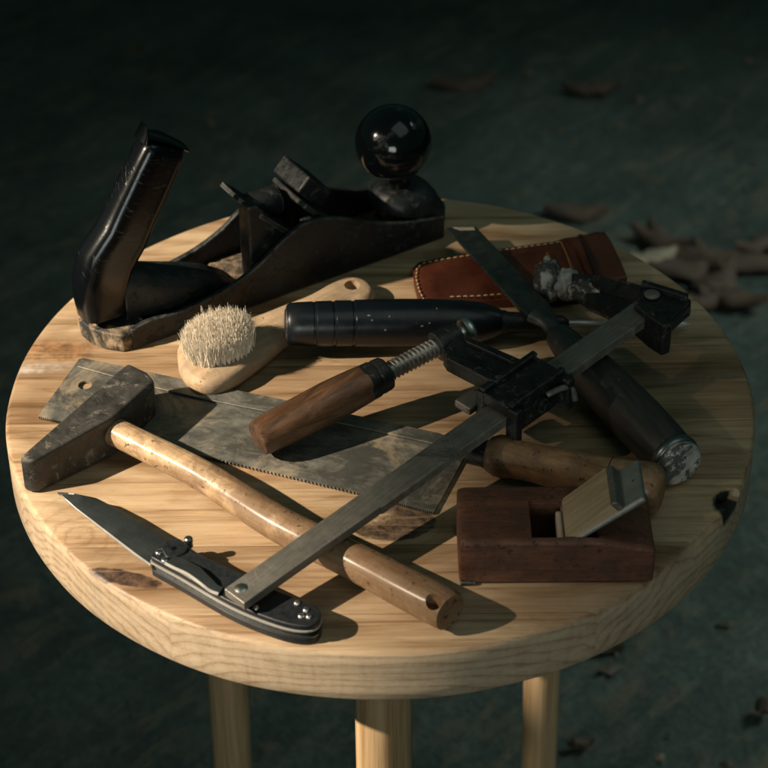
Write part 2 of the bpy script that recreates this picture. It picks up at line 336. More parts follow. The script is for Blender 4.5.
mt_wedgew=wood_mat('wedge_wood',(.27,.18,.095),(.46,.34,.21),0,.5,.2,scale=1,incl=R(42))
mt_wedgep=wood_mat('wedge_side_wood',(.42,.32,.24),(.56,.44,.34),0,.55)
mt_irong=metal_mat('grey_iron',(.24,.24,.22),(.38,.375,.34),(.4,.55),.55,180,bump=.2,scr=False)
mt_ironk=metal_mat('slot_dark',(.01,.01,.01),(.02,.02,.02),(.7,.9),0,180,scr=False)
t=NT('leather'); v=t.coord(); vo=t.n('ShaderNodeTexVoronoi',{'Vector':v,'Scale':900}).outputs['Distance']; n1=t.noise(v,40,6,.65)
mt_leather=t.out(t.ramp(n1,[(.3,(.042,.010,.005)),(.7,(.115,.030,.012))]),t.ramp(n1,[(.3,.38),(.7,.55)]),0,t.math('ADD',vo,n1),.2,.0005)
mt_thread=NT('thread').out((.55,.42,.24),.8,0)
mt_threado=NT('orange_thread').out((.36,.15,.04),.8,0)
mt_seamdark=NT('fold_dark').out((.02,.006,.004),.7,0)
t=NT('bristle'); oi=t.n('ShaderNodeTexCoord').outputs['Object']; n1=t.noise(oi,500,3,.5)
mt_brist=t.out(t.ramp(n1,[(.3,(.64,.56,.44)),(.7,(.88,.81,.69))]),.6,0)
mt_red=NT('red_paint').out((.14,.025,.014),.6,0)
# ------------------------------------------------------------------ floor
t=NT('floor_mat'); v=t.coord(kind='Object')
n1=t.noise(v,9,8,.65,.4); n2=t.noise(v,40,8,.7); n3=t.noise(t.coord((7,34,1),(0,0,-.80)),1,7,.7,.9)
fc=t.ramp(n1,[(.38,(.030,.044,.038)),(.62,(.072,.094,.082))])
br=t.math('MULTIPLY',t.ramp(n3,[(.46,0),(.60,1)]),t.ramp(n2,[(.42,0),(.56,1)]))
n4=t.noise(v,150,6,.7); fc=t.mix(1,fc,t.ramp(n4,[(.35,(.7,.7,.7)),(.65,(1.35,1.35,1.3))]),'MULTIPLY'); fc=t.mix(t.math('MULTIPLY',br,.6),fc,(.17,.135,.085)); fc=t.mix(t.ramp(n2,[(.62,0),(.75,.6)]),fc,(.022,.022,.018))
mt_floor=t.out(fc,.85,0,t.math('ADD',n2,n3),1.0,.02)
FZ=-.46
bm=BM(); nx=220; 
x0,x1,y0,y1=-1.0,1.6,-.5,2.6
def fh(x,y):
    h=noise.noise(Vector((x*5,y*5,0)))*.006+noise.noise(Vector((x*24,y*24,4)))*.0025
    # shallow ruts that run diagonally across the floor on the right
    for (o,w,a) in ((.02,.010,.010),(.105,.009,.012),(.19,.010,.012),(.30,.010,.008)):
        d=(x-.10-o)*.80-(y-.20)*.60+.012*noise.noise(Vector((x*9,y*9,8)))
        if x>.05: h+=a*math.exp(-(d/w)**2)*min(1,(x-.05)*8)
    return h
g=[[bm.verts.new((x0+(x1-x0)*i/nx,y0+(y1-y0)*j/nx,0)) for j in range(nx+1)] for i in range(nx+1)]
for r_ in g:
    for q in r_:
        e=min(q.co.x-x0,x1-q.co.x,q.co.y-y0,y1-q.co.y); q.co.z=FZ+fh(q.co.x,q.co.y)*min(1,max(0,e/.2))
for i in range(nx):
    for j in range(nx): bm.faces.new((g[i][j],g[i+1][j],g[i+1][j+1],g[i][j+1]))
B=12
edge=[g[i][0] for i in range(nx+1)]+[g[nx][j] for j in range(1,nx+1)]+[g[i][nx] for i in range(nx-1,-1,-1)]+[g[0][j] for j in range(nx-1,0,-1)]
def outp(q):
    c=Vector(((x0+x1)/2,(y0+y1)/2,0)); d=q.co-c; s=B/max(abs(d.x)/((x1-x0)/2),abs(d.y)/((y1-y0)/2)); k=max(abs(d.x)/((x1-x0)/2),abs(d.y)/((y1-y0)/2)); return Vector((c.x+d.x/k*B,c.y+d.y/k*B,FZ))
ov=[bm.verts.new(outp(q)) for q in edge]; n=len(edge)
for i in range(n): bm.faces.new((edge[i],edge[(i+1)%n],ov[(i+1)%n],ov[i]))
fl=obj('floor',bm,mt_floor,smooth=60); tag(fl,kind='structure')
# ------------------------------------------------------------------ stool
RS,TH=.19,.0296
st=thing('wooden_stool',(0,0,FZ),'round pale wooden stool whose top carries all the hand tools','stool')
bm=BM(); rings=[]; n=220
flat_a=math.atan2(P(692,548,0).y,P(692,548,0).x)     # worn corner on the right front edge
def rad(a,top):
    r=RS+.0006*noise.noise(Vector((math.cos(a)*4,math.sin(a)*4,1)))
    d=(a-flat_a+math.pi)%(2*math.pi)-math.pi
    if abs(d)<.22: r=min(r,(RS-.0035*top)/max(math.cos(d),.9)*1.0) if top>.4 else r
    return r
for (dr,zz) in ((-.1,0),(-.05,0),(-.012,0),(-.0022,0),(-.0009,-.0006),(0,-.0022),(0,-.008),(0,-.015),(0,-.022),(0,-TH+.002),(-.0008,-TH+.0006),(-.0025,-TH),(-.06,-TH)):
    rings.append([Vector(((rad(2*math.pi*i/n,1 if zz>-.006 else .3)+dr)*math.cos(2*math.pi*i/n),(rad(2*math.pi*i/n,1 if zz>-.006 else .3)+dr)*math.sin(2*math.pi*i/n),zz)) for i in range(n)])
loft(bm,rings)
seat=obj('seat',bm,mt_table,st,smooth=50)
# the seat material uses coordinates measured from the stool's base: move them to the top of the seat
for nd in list(mt_table.node_tree.nodes):
    if nd.type=='TEX_COORD':
        mpz=mt_table.node_tree.nodes.new('ShaderNodeMapping'); mpz.inputs['Location'].default_value=(0,0,FZ)
        tl=[l.to_socket for l in nd.outputs['Object'].links]
        mt_table.node_tree.links.new(nd.outputs['Object'],mpz.inputs['Vector'])
        for s_ in tl: mt_table.node_tree.links.new(mpz.outputs[0],s_)
# dark bark notch in the rim, cut for real
q=P(727,503,0); bm=BM(); d=Vector((q.x,q.y,0)).normalized(); tt=Vector((-d.y,d.x,0))
lp=[q+d*.004+tt*-.002,q-d*.003+tt*-.006,q-d*.008+tt*.001,q-d*.004+tt*.004,q-d*.001+tt*.012,q+d*.010+tt*.014,q+d*.012+tt*-.002]
prism(bm,[p+Z*.002 for p in lp],[p-Z*.005 for p in lp]); cut(seat,bm)
for (px,wd,lab) in ((384,.0142,1),(236.5,.0124,2),(534,.0112,3)):
    yy={1:-.132,2:.045,3:.045}[lab]
    pt=P(px,730,-.1); o_=Vector((0,yy,0)); 
    pt=PV(px,740,Vector((0,yy,0)),Vector((1,0,0)))
    bm=BM(); x=pt.x; lathe(bm,Vector((x*1.0,yy,-TH+.006)),Vector((x*1.06,yy*1.06,FZ)),[(0,wd),(.5,wd*.97),(.99,wd*.9),(1,wd*.86)],n=40)
    obj('leg',bm,mt_leg,st)
# ------------------------------------------------------------------ hammer
h0=P(90,425,0)
ham=thing('hammer',h0,'hammer with black steel head and worn speckled wooden handle lying over the saw','hammer')
zt=.0245
tp=[(19,457,.0205),(24,452,.0212),(78,405,zt),(119,369,zt),(128,362,zt),(147,371,zt),(155,380,zt),(112,417,zt),(34,460,.0212),(24,461,.0205)]
top=[P(*p) for p in tp]; 
bot=[Vector((p.x,p.y,.0026 if i in (2,3,4,5,6) else .0005)) for i,p in enumerate(top)]
# cheeks bulge: middle ring a little wider
bm=BM(); cen=sum(top,Vector())/len(top)
loft(bm,[bot,top])
hd=obj('head',bm,mt_iron,ham,bevel=.0022,segs=3)
hp=[P(100,423,.0135),P(108,428,.0135),P(140,444,.0132),P(205,477,.0115),(P(277,523,.0100)),P(350,559,.0092),P(405,588,.0105),P(440,606,.0112),P(450,612,.0113)]
hr=[.0056,.0068,.0070,.0075,.0083,.0086,.0092,.0096,.0089]
bm=BM(); tube(bm,hp,hr,n=40,sq=.96,sub=6,pw=2.25)
hh=obj('handle',bm,mt_hamw,ham,smooth=50)
bm=BM(); q=P(434,599,.02); dh,sh,_=frame(hp[-1]-hp[-3]); dh=Vector((dh.x,dh.y,0)).normalized(); sh=Vector((-dh.y,dh.x,0))
loft(bm,[ring(q+Z*.01,dh,sh,.0042,.003,24),ring(q-Z*.03,dh,sh,.0042,.003,24)]); cut(hh,bm)
bm=BM()
dd,ss,ww=frame(hp[-1]-hp[-3])
for (a,b,r_) in ((.0025,.0045,.0016),(-.0035,-.001,.0012)):
    c=hp[-1]+dd*.0002+ss*a+ww*b; loft(bm,[ring(c,ss,ww,r_,r_*.7,10,ph=a*500),ring(c+dd*.0004,ss,ww,r_*.9,r_*.6,10,ph=a*500)])
obj('paint_fleck',bm,mt_red,hh)
# ------------------------------------------------------------------ saw
saw=thing('hand_saw',P(250,430,0),'flat grey toothed saw blade with riveted spine and turned brown wooden grip','saw')
bm=BM(); zb=.0018
A,Bq=P(38,416,zb),P(434,512,zb)
mids=[P(38,416,zb),P(110,432.5,zb),P(217,458.6,zb),P(357,492,zb),P(434,512,zb)]
teeth=[]
L=(Bq-A).length; nt=150; nrm=Vector(((Bq-A).y,-(Bq-A).x,0)).normalized()
def onl(t):
    s=t*(len(mids)-1); i=min(int(s),len(mids)-2); return mids[i].lerp(mids[i+1],s-i)
for i in range(nt):
    t0=i/nt; teeth.append(onl(t0)); teeth.append(onl(t0+.7/nt)+nrm*.0007)
teeth.append(onl(1))
outl=[P(470,446,zb),P(440,434,zb),P(284,400.5,zb),P(160,375,zb),P(84,358,zb),P(79,359,zb)]
out_all=teeth+outl
prism(bm,out_all,[p-Z*.0012 for p in out_all])
bmesh.ops.triangulate(bm,faces=[f for f in bm.faces if len(f.verts)>4])
bl=obj('blade',bm,mt_saw,saw,smooth=30)
bm=BM(); q=P(85,385,zb); loft(bm,[ring(q+Z*.01,Vector((1,0,0)),Vector((0,1,0)),.0036,.0036,24),ring(q-Z*.01,Vector((1,0,0)),Vector((0,1,0)),.0036,.0036,24)]); cut(bl,bm)
bm=BM(); slab(bm,[(83,357.5),(160,374),(284,399.5),(440,433),(468,444),(466,452),(437,444),(342,423),(269,411.5),(196,397),(150,386),(77,366)],.0030,.0011)
obj('spine',bm,mt_saw,saw,bevel=.0004)
bm=BM(); g0,g1=P(468,450,.0118),P(489,454.5,.0118); lathe(bm,g0,g1,[(0,.004),(.02,.0062),(.1,.0066),(.8,.0068),(.85,.0072),(1,.0072)]); obj('ferrule',bm,mt_clampblk,saw)
g0,g1=P(487,453,.0118),P(662,491,.0130)
bm=BM(); lathe(bm,g0,g1,[(0,.0070),(.015,.0086),(.06,.0104),(.11,.0106),(.17,.0096),(.26,.0094),(.4,.0100),(.55,.0104),(.70,.0106),(.80,.0112),(.88,.0124),(.94,.0126),(.98,.0108),(1.0,.0085)],n=48)
sg=obj('handle',bm,mt_saww,saw,smooth=60)
bm=BM(); lathe(bm,g0+(g1-g0)*.70,g0+(g1-g0)*.706,[(0,.01064),(.5,.01078),(1,.01064)],n=48); obj('groove_ring',bm,mt_seamdark,sg)
# ------------------------------------------------------------------ bench plane
O=P(132,351,0); U=(P(447,237,0)-O); LP=U.length; U.normalize(); V=Vector((-U.y,U.x,0)); WP=.044
bp=thing('bench_plane',O+U*LP/2+V*WP/2,'big black iron bench plane with tall handle and round ball knob','hand plane')
near=[(131.6,331),(150,321),(185,310),(220,293),(242,279),(260.6,264),(277,247),(292,233.5),(303,225),(316,220),(330,218),(345,218),(368,221.5),(392,223.5),(420,221),(445,217)]
def wall(v0,th):
    o=O+V*v0; b=BM(); tp_=[PV(x,y,O,U) for x,y in near]; tp_=[Vector(p) for p in smooth_open(tp_)]
    tp_=[p+V*v0 for p in tp_]
    bt=[Vector((p.x,p.y,0.0002)) for p in tp_]
    rings=[]
    for p,q in zip(tp_,bt): rings.append([q,p,p+V*th,q+V*th])
    return loft(b,rings)
def smooth_open(pts,k=4):
    o=[];n=len(pts)
    for i in range(n-1):
        a,b,c,d=pts[max(i-1,0)],pts[i],pts[i+1],pts[min(i+2,n-1)]
        for s in range(k):
            t=s/k;o.append(.5*((2*b)+(c-a)*t+(2*a-5*b+4*c-d)*t*t+(-a+3*b-3*c+d)*t*t*t))
    o.append(pts[-1]);return o
obj('side_wall',wall(0,.0032),mt_castb,bp,bevel=.0009,segs=2)
obj('side_wall',wall(WP-.0032,.0032),mt_castb,bp,bevel=.0009,segs=2)
# sole with a rounded tail and toe
bm=BM()
sl=[O+V*.0033]+[O+U*x+V*y for x,y in ((-.0055,.004),(-.011,.010),(-.0145,.018),(-.0155,.026),(-.013,.034),(-.007,.040),(0,WP-.0033))]+[O+U*(LP-.001)+V*(WP-.0033),O+U*(LP+.004)+V*(WP*.75),O+U*(LP+.005)+V*(WP*.5),O+U*(LP+.004)+V*(WP*.25),O+U*(LP-.001)+V*.0033]
prism(bm,[p+Z*.0048 for p in sl],[p+Z*.0004 for p in sl]); obj('sole',bm,mt_sole,bp,bevel=.001)
bm=BM(); tl=[O+V*.0006+U*.0]+[O+U*x+V*y for x,y in ((-.0045,.001),(-.0115,.0085),(-.0155,.017),(-.0165,.026),(-.014,.035),(-.008,.0415),(0,WP-.0005),(.012,WP-.004),(.012,.004))]
prism(bm,[p+Z*.0112 for p in tl],[p+Z*.0002 for p in tl])
bmesh.ops.subdivide_edges(bm,edges=bm.edges[:],cuts=3,use_grid_fill=True)
obj('tail_casting',bm,mt_dust,bp,bevel=.0018,segs=3)
# tote (rear handle)
oc=O+V*(WP*.5)
cs=[(101,309,.0135,.0125,2.3),(99,292,.0148,.0128,2.4),(99,276,.0158,.0130,2.5),(104,257,.0160,.0128,2.6),(120,232,.0150,.0120,2.7),(130,209,.0145,.0116,2.8),(140,188,.0143,.0114,2.8),(149,168,.0140,.0112,2.8),(157,151,.0136,.0110,2.8),(160,145,.0132,.0106,2.8),(161.5,141,.0118,.0096,2.8)]
rings=[];pts=[PV(x,y,oc,U) for x,y,_,_,_ in cs]
for i,(x,y,a,b,pw) in enumerate(cs):
    d=(pts[min(i+1,len(pts)-1)]-pts[max(i-1,0)]).normalized()
    if i<2: d=Z
    e1=(U-d*U.dot(d)).normalized(); rings.append(dring(pts[i],e1,V,a*.92,b*.90))
bm=BM(); loft(bm,rings)
# thin horn at the upper back corner
d=(pts[-1]-pts[-3]).normalized(); 
tote=obj('handle',bm,mt_gloss,bp,smooth=55)
e1=(U-d*U.dot(d)).normalized(); bm=BM()
hc=[pts[-1]-e1*.0115+d*-.002, pts[-1]-e1*.0128+d*.003, pts[-1]-e1*.0145+d*.0065]
loft(bm,[ring(hc[0],e1,V,.003,.007,20),ring(hc[1],e1,V,.0018,.0055,20),ring(hc[2],e1,V,.0008,.003,20)]); 
loft(bm,[ring(pts[-1]+e1*-.0115+d*.0012,d,V,.0016,.005,16),ring(pts[-1]+e1*.001+d*.0022,d,V,.0014,.0085,16),ring(pts[-1]+e1*.0135+d*.0003,d,V,.0015,.007,16)])
obj('horn',bm,mt_gloss,tote,smooth=60)
# forward foot of the tote
bm=BM(); rings=[]
for (u_,h_,w_) in ((.004,.040,.0110),(.014,.036,.0135),(.022,.031,.0140),(.034,.026,.0140),(.046,.0215,.0135),(.058,.016,.012),(.068,.010,.009)):
    c=oc+U*u_+Z*(.004+h_/2-.002); rings.append(ring(c,Z,V,h_/2,w_,28,3.0))
loft(bm,rings); obj('handle_foot',bm,mt_castb,bp,smooth=60)
bm=BM(); c0=oc+U*.078+Z*.006+V*.006; bm2=rough_lump(bm,c0,U,V,Z,.024,.014,.0045,.35,11); obj('shaving_heap',bm,mt_sole,bp,smooth=70)
# frog block
def pl(u_,v_,w_): return O+U*u_+V*v_+Z*w_
fu=(PV(247,258,O+V*.012,U)-O).dot(U)
fb0=PV(247,204,O+V*.008,U); fw_=fb0.z
bm=BM(); ub=(fb0-O).dot(U)
prof=[(ub,.004),(ub,fw_-.002),(ub+.006,fw_-.003),(ub+.044,.008),(ub+.044,.004)]
prism(bm,[pl(a,.0070,b) for a,b in prof],[pl(a,.0185,b) for a,b in prof]); obj('frog',bm,mt_castb,bp,bevel=.001)
# iron: top corners clipped, tilted back
tp0=PV(223,182,O+V*.034,U); tu,tw=(tp0-O).dot(U),tp0.z
dn=Vector((1,0,-.98)).normalized()
def plate(name,mat,pts,th,parent=bp,bev=.0005,nrm=(.70,.71)):
    b=BM(); tp_=[pl(*p) for p in pts]; nn=(U*nrm[0]+Z*nrm[1])*th; prism(b,tp_,[p-nn for p in tp_]); return obj(name,b,mat,parent,bevel=bev)
def down(u_,w_,l): return (u_+l*.70,w_-l*.71)
ip=[(tu,.034,tw),(tu+.001,.0125,tw-.001)]
a1=down(tu,tw,.012);a2=down(tu,tw,.062)
plate('iron',mt_castb,[(tu,.0345,tw),(tu,.0160,tw),(a1[0],.0060,a1[1]),(a2[0],.0060,a2[1]),(a2[0],.039,a2[1]),(a1[0],.039,a1[1])],.0028)
# lever cap : top edge seen from (270,167) to (314,217)
q0=PV(271,168,O+V*.040,U);q1=PV(312,214,O+V*.006,U)
lu,lw=((q0-O).dot(U)+(q1-O).dot(U))/2,(q0.z+q1.z)/2
b1=down(lu,lw,.010);b2=down(lu,lw,.030)
lc=plate('lever_cap',metal_mat('worn_cap',(.02,.022,.022),(.05,.052,.05),(.3,.5),.4,150,edge=(.30,.27,.22),er=.002),[(lu,.041,lw),(lu-.001,.024,lw+.001),(lu,.007,lw),(b1[0],.0055,b1[1]),(b2[0],.010,b2[1]),(b2[0],.034,b2[1]),(b1[0],.042,b1[1])],.0032,bev=.001)
q0=PV(286,156,O+V*.040,U); cu,cw=(q0-O).dot(U),q0.z
b1=down(cu,cw,.020)
plate('lever_cam',mt_castb,[(cu,.042,cw),(cu,.0150,cw),(b1[0],.0150,b1[1]),(b1[0],.042,b1[1])],.011,bev=.0012)
bm=BM(); lathe(bm,pl(tu+.028,.026,tw-.016),pl(tu+.010,.026,tw-.016),[(0,.0075),(.1,.0082),(.9,.0082),(1,.0075)],n=28); obj('adjusting_wheel',bm,mt_castb,bp)
# cross rib and front bed
plate('cross_rib',mt_castb,[(LP*.62,.0035,.020),(LP*.62,.0405,.020),(LP*.66,.0405,.020),(LP*.66,.0035,.020)],.016,nrm=(0,1),bev=.002)
# knob
kb=P(415,226,.0); ko=O+V*WP*.5
n0=PV(398.5,183,ko,U); 
bm=BM(); e1=U;e2=V
base=PV(410,214,ko,U); base.z=.004
rings=[ring(base,e1,e2,.0190,.0178,40,2.5),ring(base+Z*.008,e1,e2,.0192,.0178,40,2.5)]
for k,(t_,r_) in enumerate(((.40,.0190),(.62,.0182),(.80,.0166),(.93,.0132),(1.0,.0095))):
    rings.append(ring((base+Z*.004).lerp(n0,t_),e1,e2,r_,r_*.95,40,2.5))
loft(bm,rings); kbo=obj('knob_boss',bm,mt_castb,bp,smooth=60)
bc=PV(393.3,142.5,ko,U)
bm=BM(); prof=[]
for i in range(33):
    a=-math.pi/2+math.pi*i/32; prof.append((.5+.5*math.sin(a),.0212*math.cos(a)))
lathe(bm,bc-Z*.0212,bc+Z*.0212,prof,n=56)
bm2=BM(); kn=obj('knob',bm,mt_ball,bp,smooth=80)
bm=BM(); lathe(bm,n0-Z*.004,bc-Z*.012,[(0,.0085),(.3,.0068),(.7,.0066),(1,.009)],n=32); obj('neck',bm,mt_ball,kn)
# ------------------------------------------------------------------ brush
br=thing('scrub_brush',P(215,360,0),'small pale wooden hand brush with cream bristles facing up','brush')
zt=.0115
ol=[(177,352),(177,344),(183,336),(197,329),(218,324),(238,318),(262,309),(286,299),(310,289),(332,276),(343,271),(356,271),(368,275),(375,283),(372,291),(362,295),(345,296),(325,306),(305,320),(285,336),(266,352),(247,366),(232,376),(214,382),(198,381),(186,374),(179,364)]
top=smooth_poly([P(x,y,zt) for x,y in ol],3)
cen=sum(top,Vector())/len(top)
bm=BM(); 
def inset(pts,d):
    o=[];n=len(pts)
    for i in range(n):
        t_=(pts[(i+1)%n]-pts[i-1]).normalized(); nn=Vector((-t_.y,t_.x,0)); o.append(pts[i]+nn*d)
    return o
sgn=1
a_=sum((top[i].x*top[(i+1)%len(top)].y-top[(i+1)%len(top)].x*top[i].y) for i in range(len(top)))
sgn=1 if a_>0 else -1
def lift(p,z0):
    f=max(0,min(1,(p-P(215,355,zt)).dot((P(350,285,zt)-P(215,355,zt)).normalized())/.09)); return Vector((p.x,p.y,z0-(0.0022*f if z0>.006 else 0)))
rings=[[lift(p,.0002) for p in inset(top,sgn*.004)],[lift(p,.002) for p in inset(top,sgn*.0012)],[lift(p,.005) for p in top],[lift(p,.0082) for p in inset(top,sgn*.0003)],[lift(p,.0105) for p in inset(top,sgn*.0014)],[lift(p,.0115) for p in inset(top,sgn*.0035)]]
loft(bm,rings); bw=obj('handle',bm,mt_bruw,br,smooth=60)
bm=BM(); q=P(352,284,.01); loft(bm,[ring(q+Z*.01,Vector((1,0,0)),Vector((0,1,0)),.0042,.0046,24),ring(q-Z*.02,Vector((1,0,0)),Vector((0,1,0)),.0042,.0046,24)]); cut(bw,bm)
# bristles
bm=BM(); bc0=P(221,350,.0115); e1=(P(255,332,.0115)-P(187,360,.0115)).normalized(); e2=Vector((-e1.y,e1.x,0)); rnd=random.Random(3)
NB=8000
for i in range(NB):
    r_=math.sqrt(rnd.random()); a=rnd.random()*2*math.pi
    ex,ey=r_*math.cos(a),r_*math.sin(a)
    # tufts
    gx=round(ex*7)/7; gy=round(ey*5)/5; ex2=ex*.45+gx*.55; ey2=ey*.45+gy*.55
    b0=bc0+e1*(ex2*.0186)+e2*(ey2*.0125)
    ln=.0185+rnd.gauss(0,.0016)-.0058*r_*r_+(rnd.random()<.03)*.003
    tip=bc0+e1*(ex*.0192)+e2*(ey*.0145)+Z*ln+Vector((rnd.gauss(0,.0012)-.0012,rnd.gauss(0,.0012),0))
    mid=b0.lerp(tip,.55)+Vector((rnd.gauss(0,.0004),rnd.gauss(0,.0004),0))
    th=.00010+rnd.random()*.00007; aa=rnd.random()*3.14; s1=Vector((math.cos(aa),math.sin(aa),0)); s2=Vector((-s1.y,s1.x,0))
    rr3=[]
    for c,k in ((b0-Z*.001,1),(mid,.9),(tip,.45)):
        rr3.append([bm.verts.new(c+s1*th*k),bm.verts.new(c-s1*th*.5*k+s2*th*.86*k),bm.verts.new(c-s1*th*.5*k-s2*th*.86*k)])
    for j in (0,1):
        for k in range(3): bm.faces.new((rr3[j][k],rr3[j][(k+1)%3],rr3[j+1][(k+1)%3],rr3[j+1][k]))
o=obj('bristles',bm,mt_brist,br,smooth=80); tag(o,kind='stuff')
# ------------------------------------------------------------------ awl
aw=thing('scratch_awl',P(400,325,0),'glossy black gripped screwdriver with long thin steel shaft, lying between brush and sheath','screwdriver')
a0,a1=P(286,324,.0200),P(500,322.5,.0115)
bm=BM(); lathe(bm,a0,a1,[(0,.0082),(.005,.0100),(.02,.0110),(.06,.0114),(.12,.0117),(.123,.0114),(.135,.0114),(.138,.0118),(.21,.0120),(.213,.0116),(.225,.0116),(.228,.0121),(.30,.0122),(.303,.0118),(.315,.0118),(.318,.0124),(.42,.0127),(.55,.0128),(.7,.0126),(.82,.0120),(.90,.0110),(.96,.0092),(1,.0072)],n=56)
ah=obj('grip',bm,mt_awl,aw,smooth=35)
bm=BM(); lathe(bm,a0-(a1-a0)*.004,a0+(a1-a0)*.001,[(0,.0076),(.4,.0080),(1,.0082)],n=40); obj('end_cap',bm,mt_clampblk,aw)
b1=P(690,324.5,.0042)
bm=BM(); lathe(bm,a1-(a1-a0)*.01,a1+(b1-a1)*.36,[(0,.0068),(.1,.0066),(.14,.0058),(.6,.0050),(.9,.0042),(1,.0018)],n=32); obj('ferrule',bm,mt_clampblk,aw)
s0=a1+(b1-a1)*.1
bm=BM(); lathe(bm,s0,b1,[(0,.0019),(.90,.0017),(.955,.0018),(.975,.0012),(1,.0002)],n=20); obj('shaft',bm,mt_edge,aw)
bm=BM(); rnd=random.Random(5)
dA,sA,wA=frame(a1-a0)
for (tx,ln,al) in ((.385,.0020,.95),(.40,.0010,.75),(.53,.0028,.62),(.56,.0022,.55),(.595,.0030,.60),(.63,.0018,.5),(.70,.0012,1.25),(.665,.0012,.62),(.46,.0015,.35),(.48,.001,.9)):
    # little worn prints lie on the barrel: al = angle round it, from the camera side upward
    rr_=.0129; c=a0+(a1-a0)*tx; nrm=(-sA*0+Vector((0,-1,0))*math.cos(al)+Z*math.sin(al)).normalized(); tg=dA.cross(nrm).normalized()
    c=c+nrm*(.01275); loft(bm,[ring(c-nrm*.0004,dA,tg,ln*.5,.0006,8,ph=tx*30),ring(c+nrm*.00008,dA,tg,ln*.45,.0005,8,ph=tx*30)])
obj('worn_print',bm,mt_mark,ah)
# ------------------------------------------------------------------ leather sheath
sh=thing('leather_sheath',P(500,275,0),'reddish brown leather sheath with pale stitching, lying behind the chisel','sheath')
pts=[(413,268,.004),(419,262,.004),(440,258,.0045),(480,252,.005),(520,246,.006),(556,241,.008),(565,238,.010),(580,236,.0115),(589,233.5,.012),(597,231.5,.0125),(605,232,.0125),(612,243,.0118),(620,262,.0105),(627,277,.009),(610,288,.009),(575,294,.007),(530,298,.006),(490,301,.005),(450,303,.0045),(426,304,.004),(418,296,.004),(414,281,.004)]
top=[P(*p) for p in pts]; n=len(top); cen=sum(top,Vector())/n
bm=BM(); rings=[[Vector((p.x,p.y,.0003)) for p in top],[Vector((p.x,p.y,p.z*.75)) for p in top],top]
ins=[p.lerp(Vector((p.x*.85+cen.x*.15,cen.y,p.z)),.12)+Z*.0008 for p in top]; rings.append(ins)
ins2=[p.lerp(Vector((p.x*.7+cen.x*.3,cen.y,p.z)),.55)+Z*.0022 for p in top]; rings.append(ins2)
loft(bm,rings); obj('pouch',bm,mt_leather,sh,smooth=70)
def zs(x): return .0046+max(0,(x-440))/150*.0062 if x<600 else .0112
def stitch(path,mat,name,step=.0042,zof=.0013,ln=.5,th=.00038):
    b=BM(); P3=[Vector((q.x,q.y,q.z+zof)) for q in path]
    Ls=[(P3[i+1]-P3[i]).length for i in range(len(P3)-1)]; T=sum(Ls); s=0
    def at(s):
        for i,l in enumerate(Ls):
            if s<=l or i==len(Ls)-1: return P3[i].lerp(P3[i+1],min(1,s/l))
            s-=l
    while s<T-step*ln:
        tube(b,[at(s),at(s+step*ln*.5)+Z*.00025,at(s+step*ln)],[th*.6,th,th*.6],n=6,sub=1); s+=step
    return obj(name,b,mat,sh,smooth=80)
stitch([P(x,y,zs(x)) for x,y in ((424,302),(419,292),(416,280),(417,270),(424,265),(445,261),(480,255.5),(520,249.5),(556,244.5),(562,243))],mt_thread,'stitching',.0036,.0012,.62)
stitch([P(x,y,zs(x)) for x,y in ((450,299),(480,298),(505,296),(530,294))],mt_thread,'stitching',.0036,.0014,.62)
for (a,b,c) in (((561,242),(568,258),(573,274)),((547,253),(552,262),(556,270))):
    bm=BM(); tube(bm,[P(*a,zs(561)+.0030),P(*b,zs(566)+.0034),P(*c,zs(570)+.0030)],[.0004]*3,n=6); obj('seam_thread',bm,mt_threado,sh)
bm=BM(); pts2=[(566,237.5,.0135),(580,235,.0145),(590,232.5,.015),(599,231,.015),(606,232,.0148),(613,243,.0140),(622,262,.0125),(628,277,.0112),(606,281,.0125),(592,284,.0125),(583,262,.0145),(577,249,.0145)]
slab(bm,pts2,0,.0035); obj('flap',bm,mt_leather,sh,bevel=.0014,segs=3)
bm=BM(); tube(bm,[P(580,235,.0152),P(588,250,.0150),P(594,266,.0145),(P(599,281,.0135))],[.0012]*4,n=10,sq=.4); obj('fold_line',bm,mt_seamdark,sh)
# ------------------------------------------------------------------ chisel
ch=thing('wood_chisel',P(600,380,0),'heavy dark chisel with wide flat steel blade and battered metal capped end','chisel')
bm=BM(); 
bt=[(446,228,.0135),(455,226.5,.0135),(476,226.5,.0135),(551,306,.0185),(556,318,.019),(549,322,.019),(533,318,.019),(521,309,.019)]
top=[P(*p) for p in bt]; bot=[p-Z*.0032 for p in top]; bot[0]=top[0]-Z*.0008; bot[1]=top[1]-Z*.0008; bot[2]=top[2]-Z*.0008
prism(bm,top,bot); obj('blade',bm,mt_chis,ch,bevel=.0006)
bm=BM(); slab(bm,[(453,227.2),(474,227.2),(475,230),(460,230.5)],.0138,.0004); obj('bevel_glint',bm,metal_mat('bright_glint',(.40,.33,.24),(.6,.52,.4),(.5,.6),.3,300,scr=False),ch)  # thin pale slab, the bevel's glint put into its colour
bm=BM(); tube(bm,[P(537,314,.0180),P(546,320,.0178),P(553,329,.0172),P(560,338,.0165)],[.0075,.0058,.0046,.0058],n=28,sq=.62,sub=5); obj('neck',bm,mt_chis,ch,smooth=60)
bm=BM(); lathe(bm,P(558,335,.0160),P(582,362,.0150),[(0,.0055),(.02,.0072),(.3,.0082),(.7,.0092),(1,.0100)],n=36); obj('socket',bm,mt_irong if False else mt_chis,ch)
c0,c1=P(580,360,.0148),P(682,466,.0133)
bm=BM(); lathe(bm,c0,c1,[(0,.0100),(.03,.0108),(.15,.0122),(.35,.0130),(.6,.0133),(.80,.0128),(.9,.0122),(.93,.0119)],n=48); obj('handle',bm,mt_chwood,ch,smooth=60)
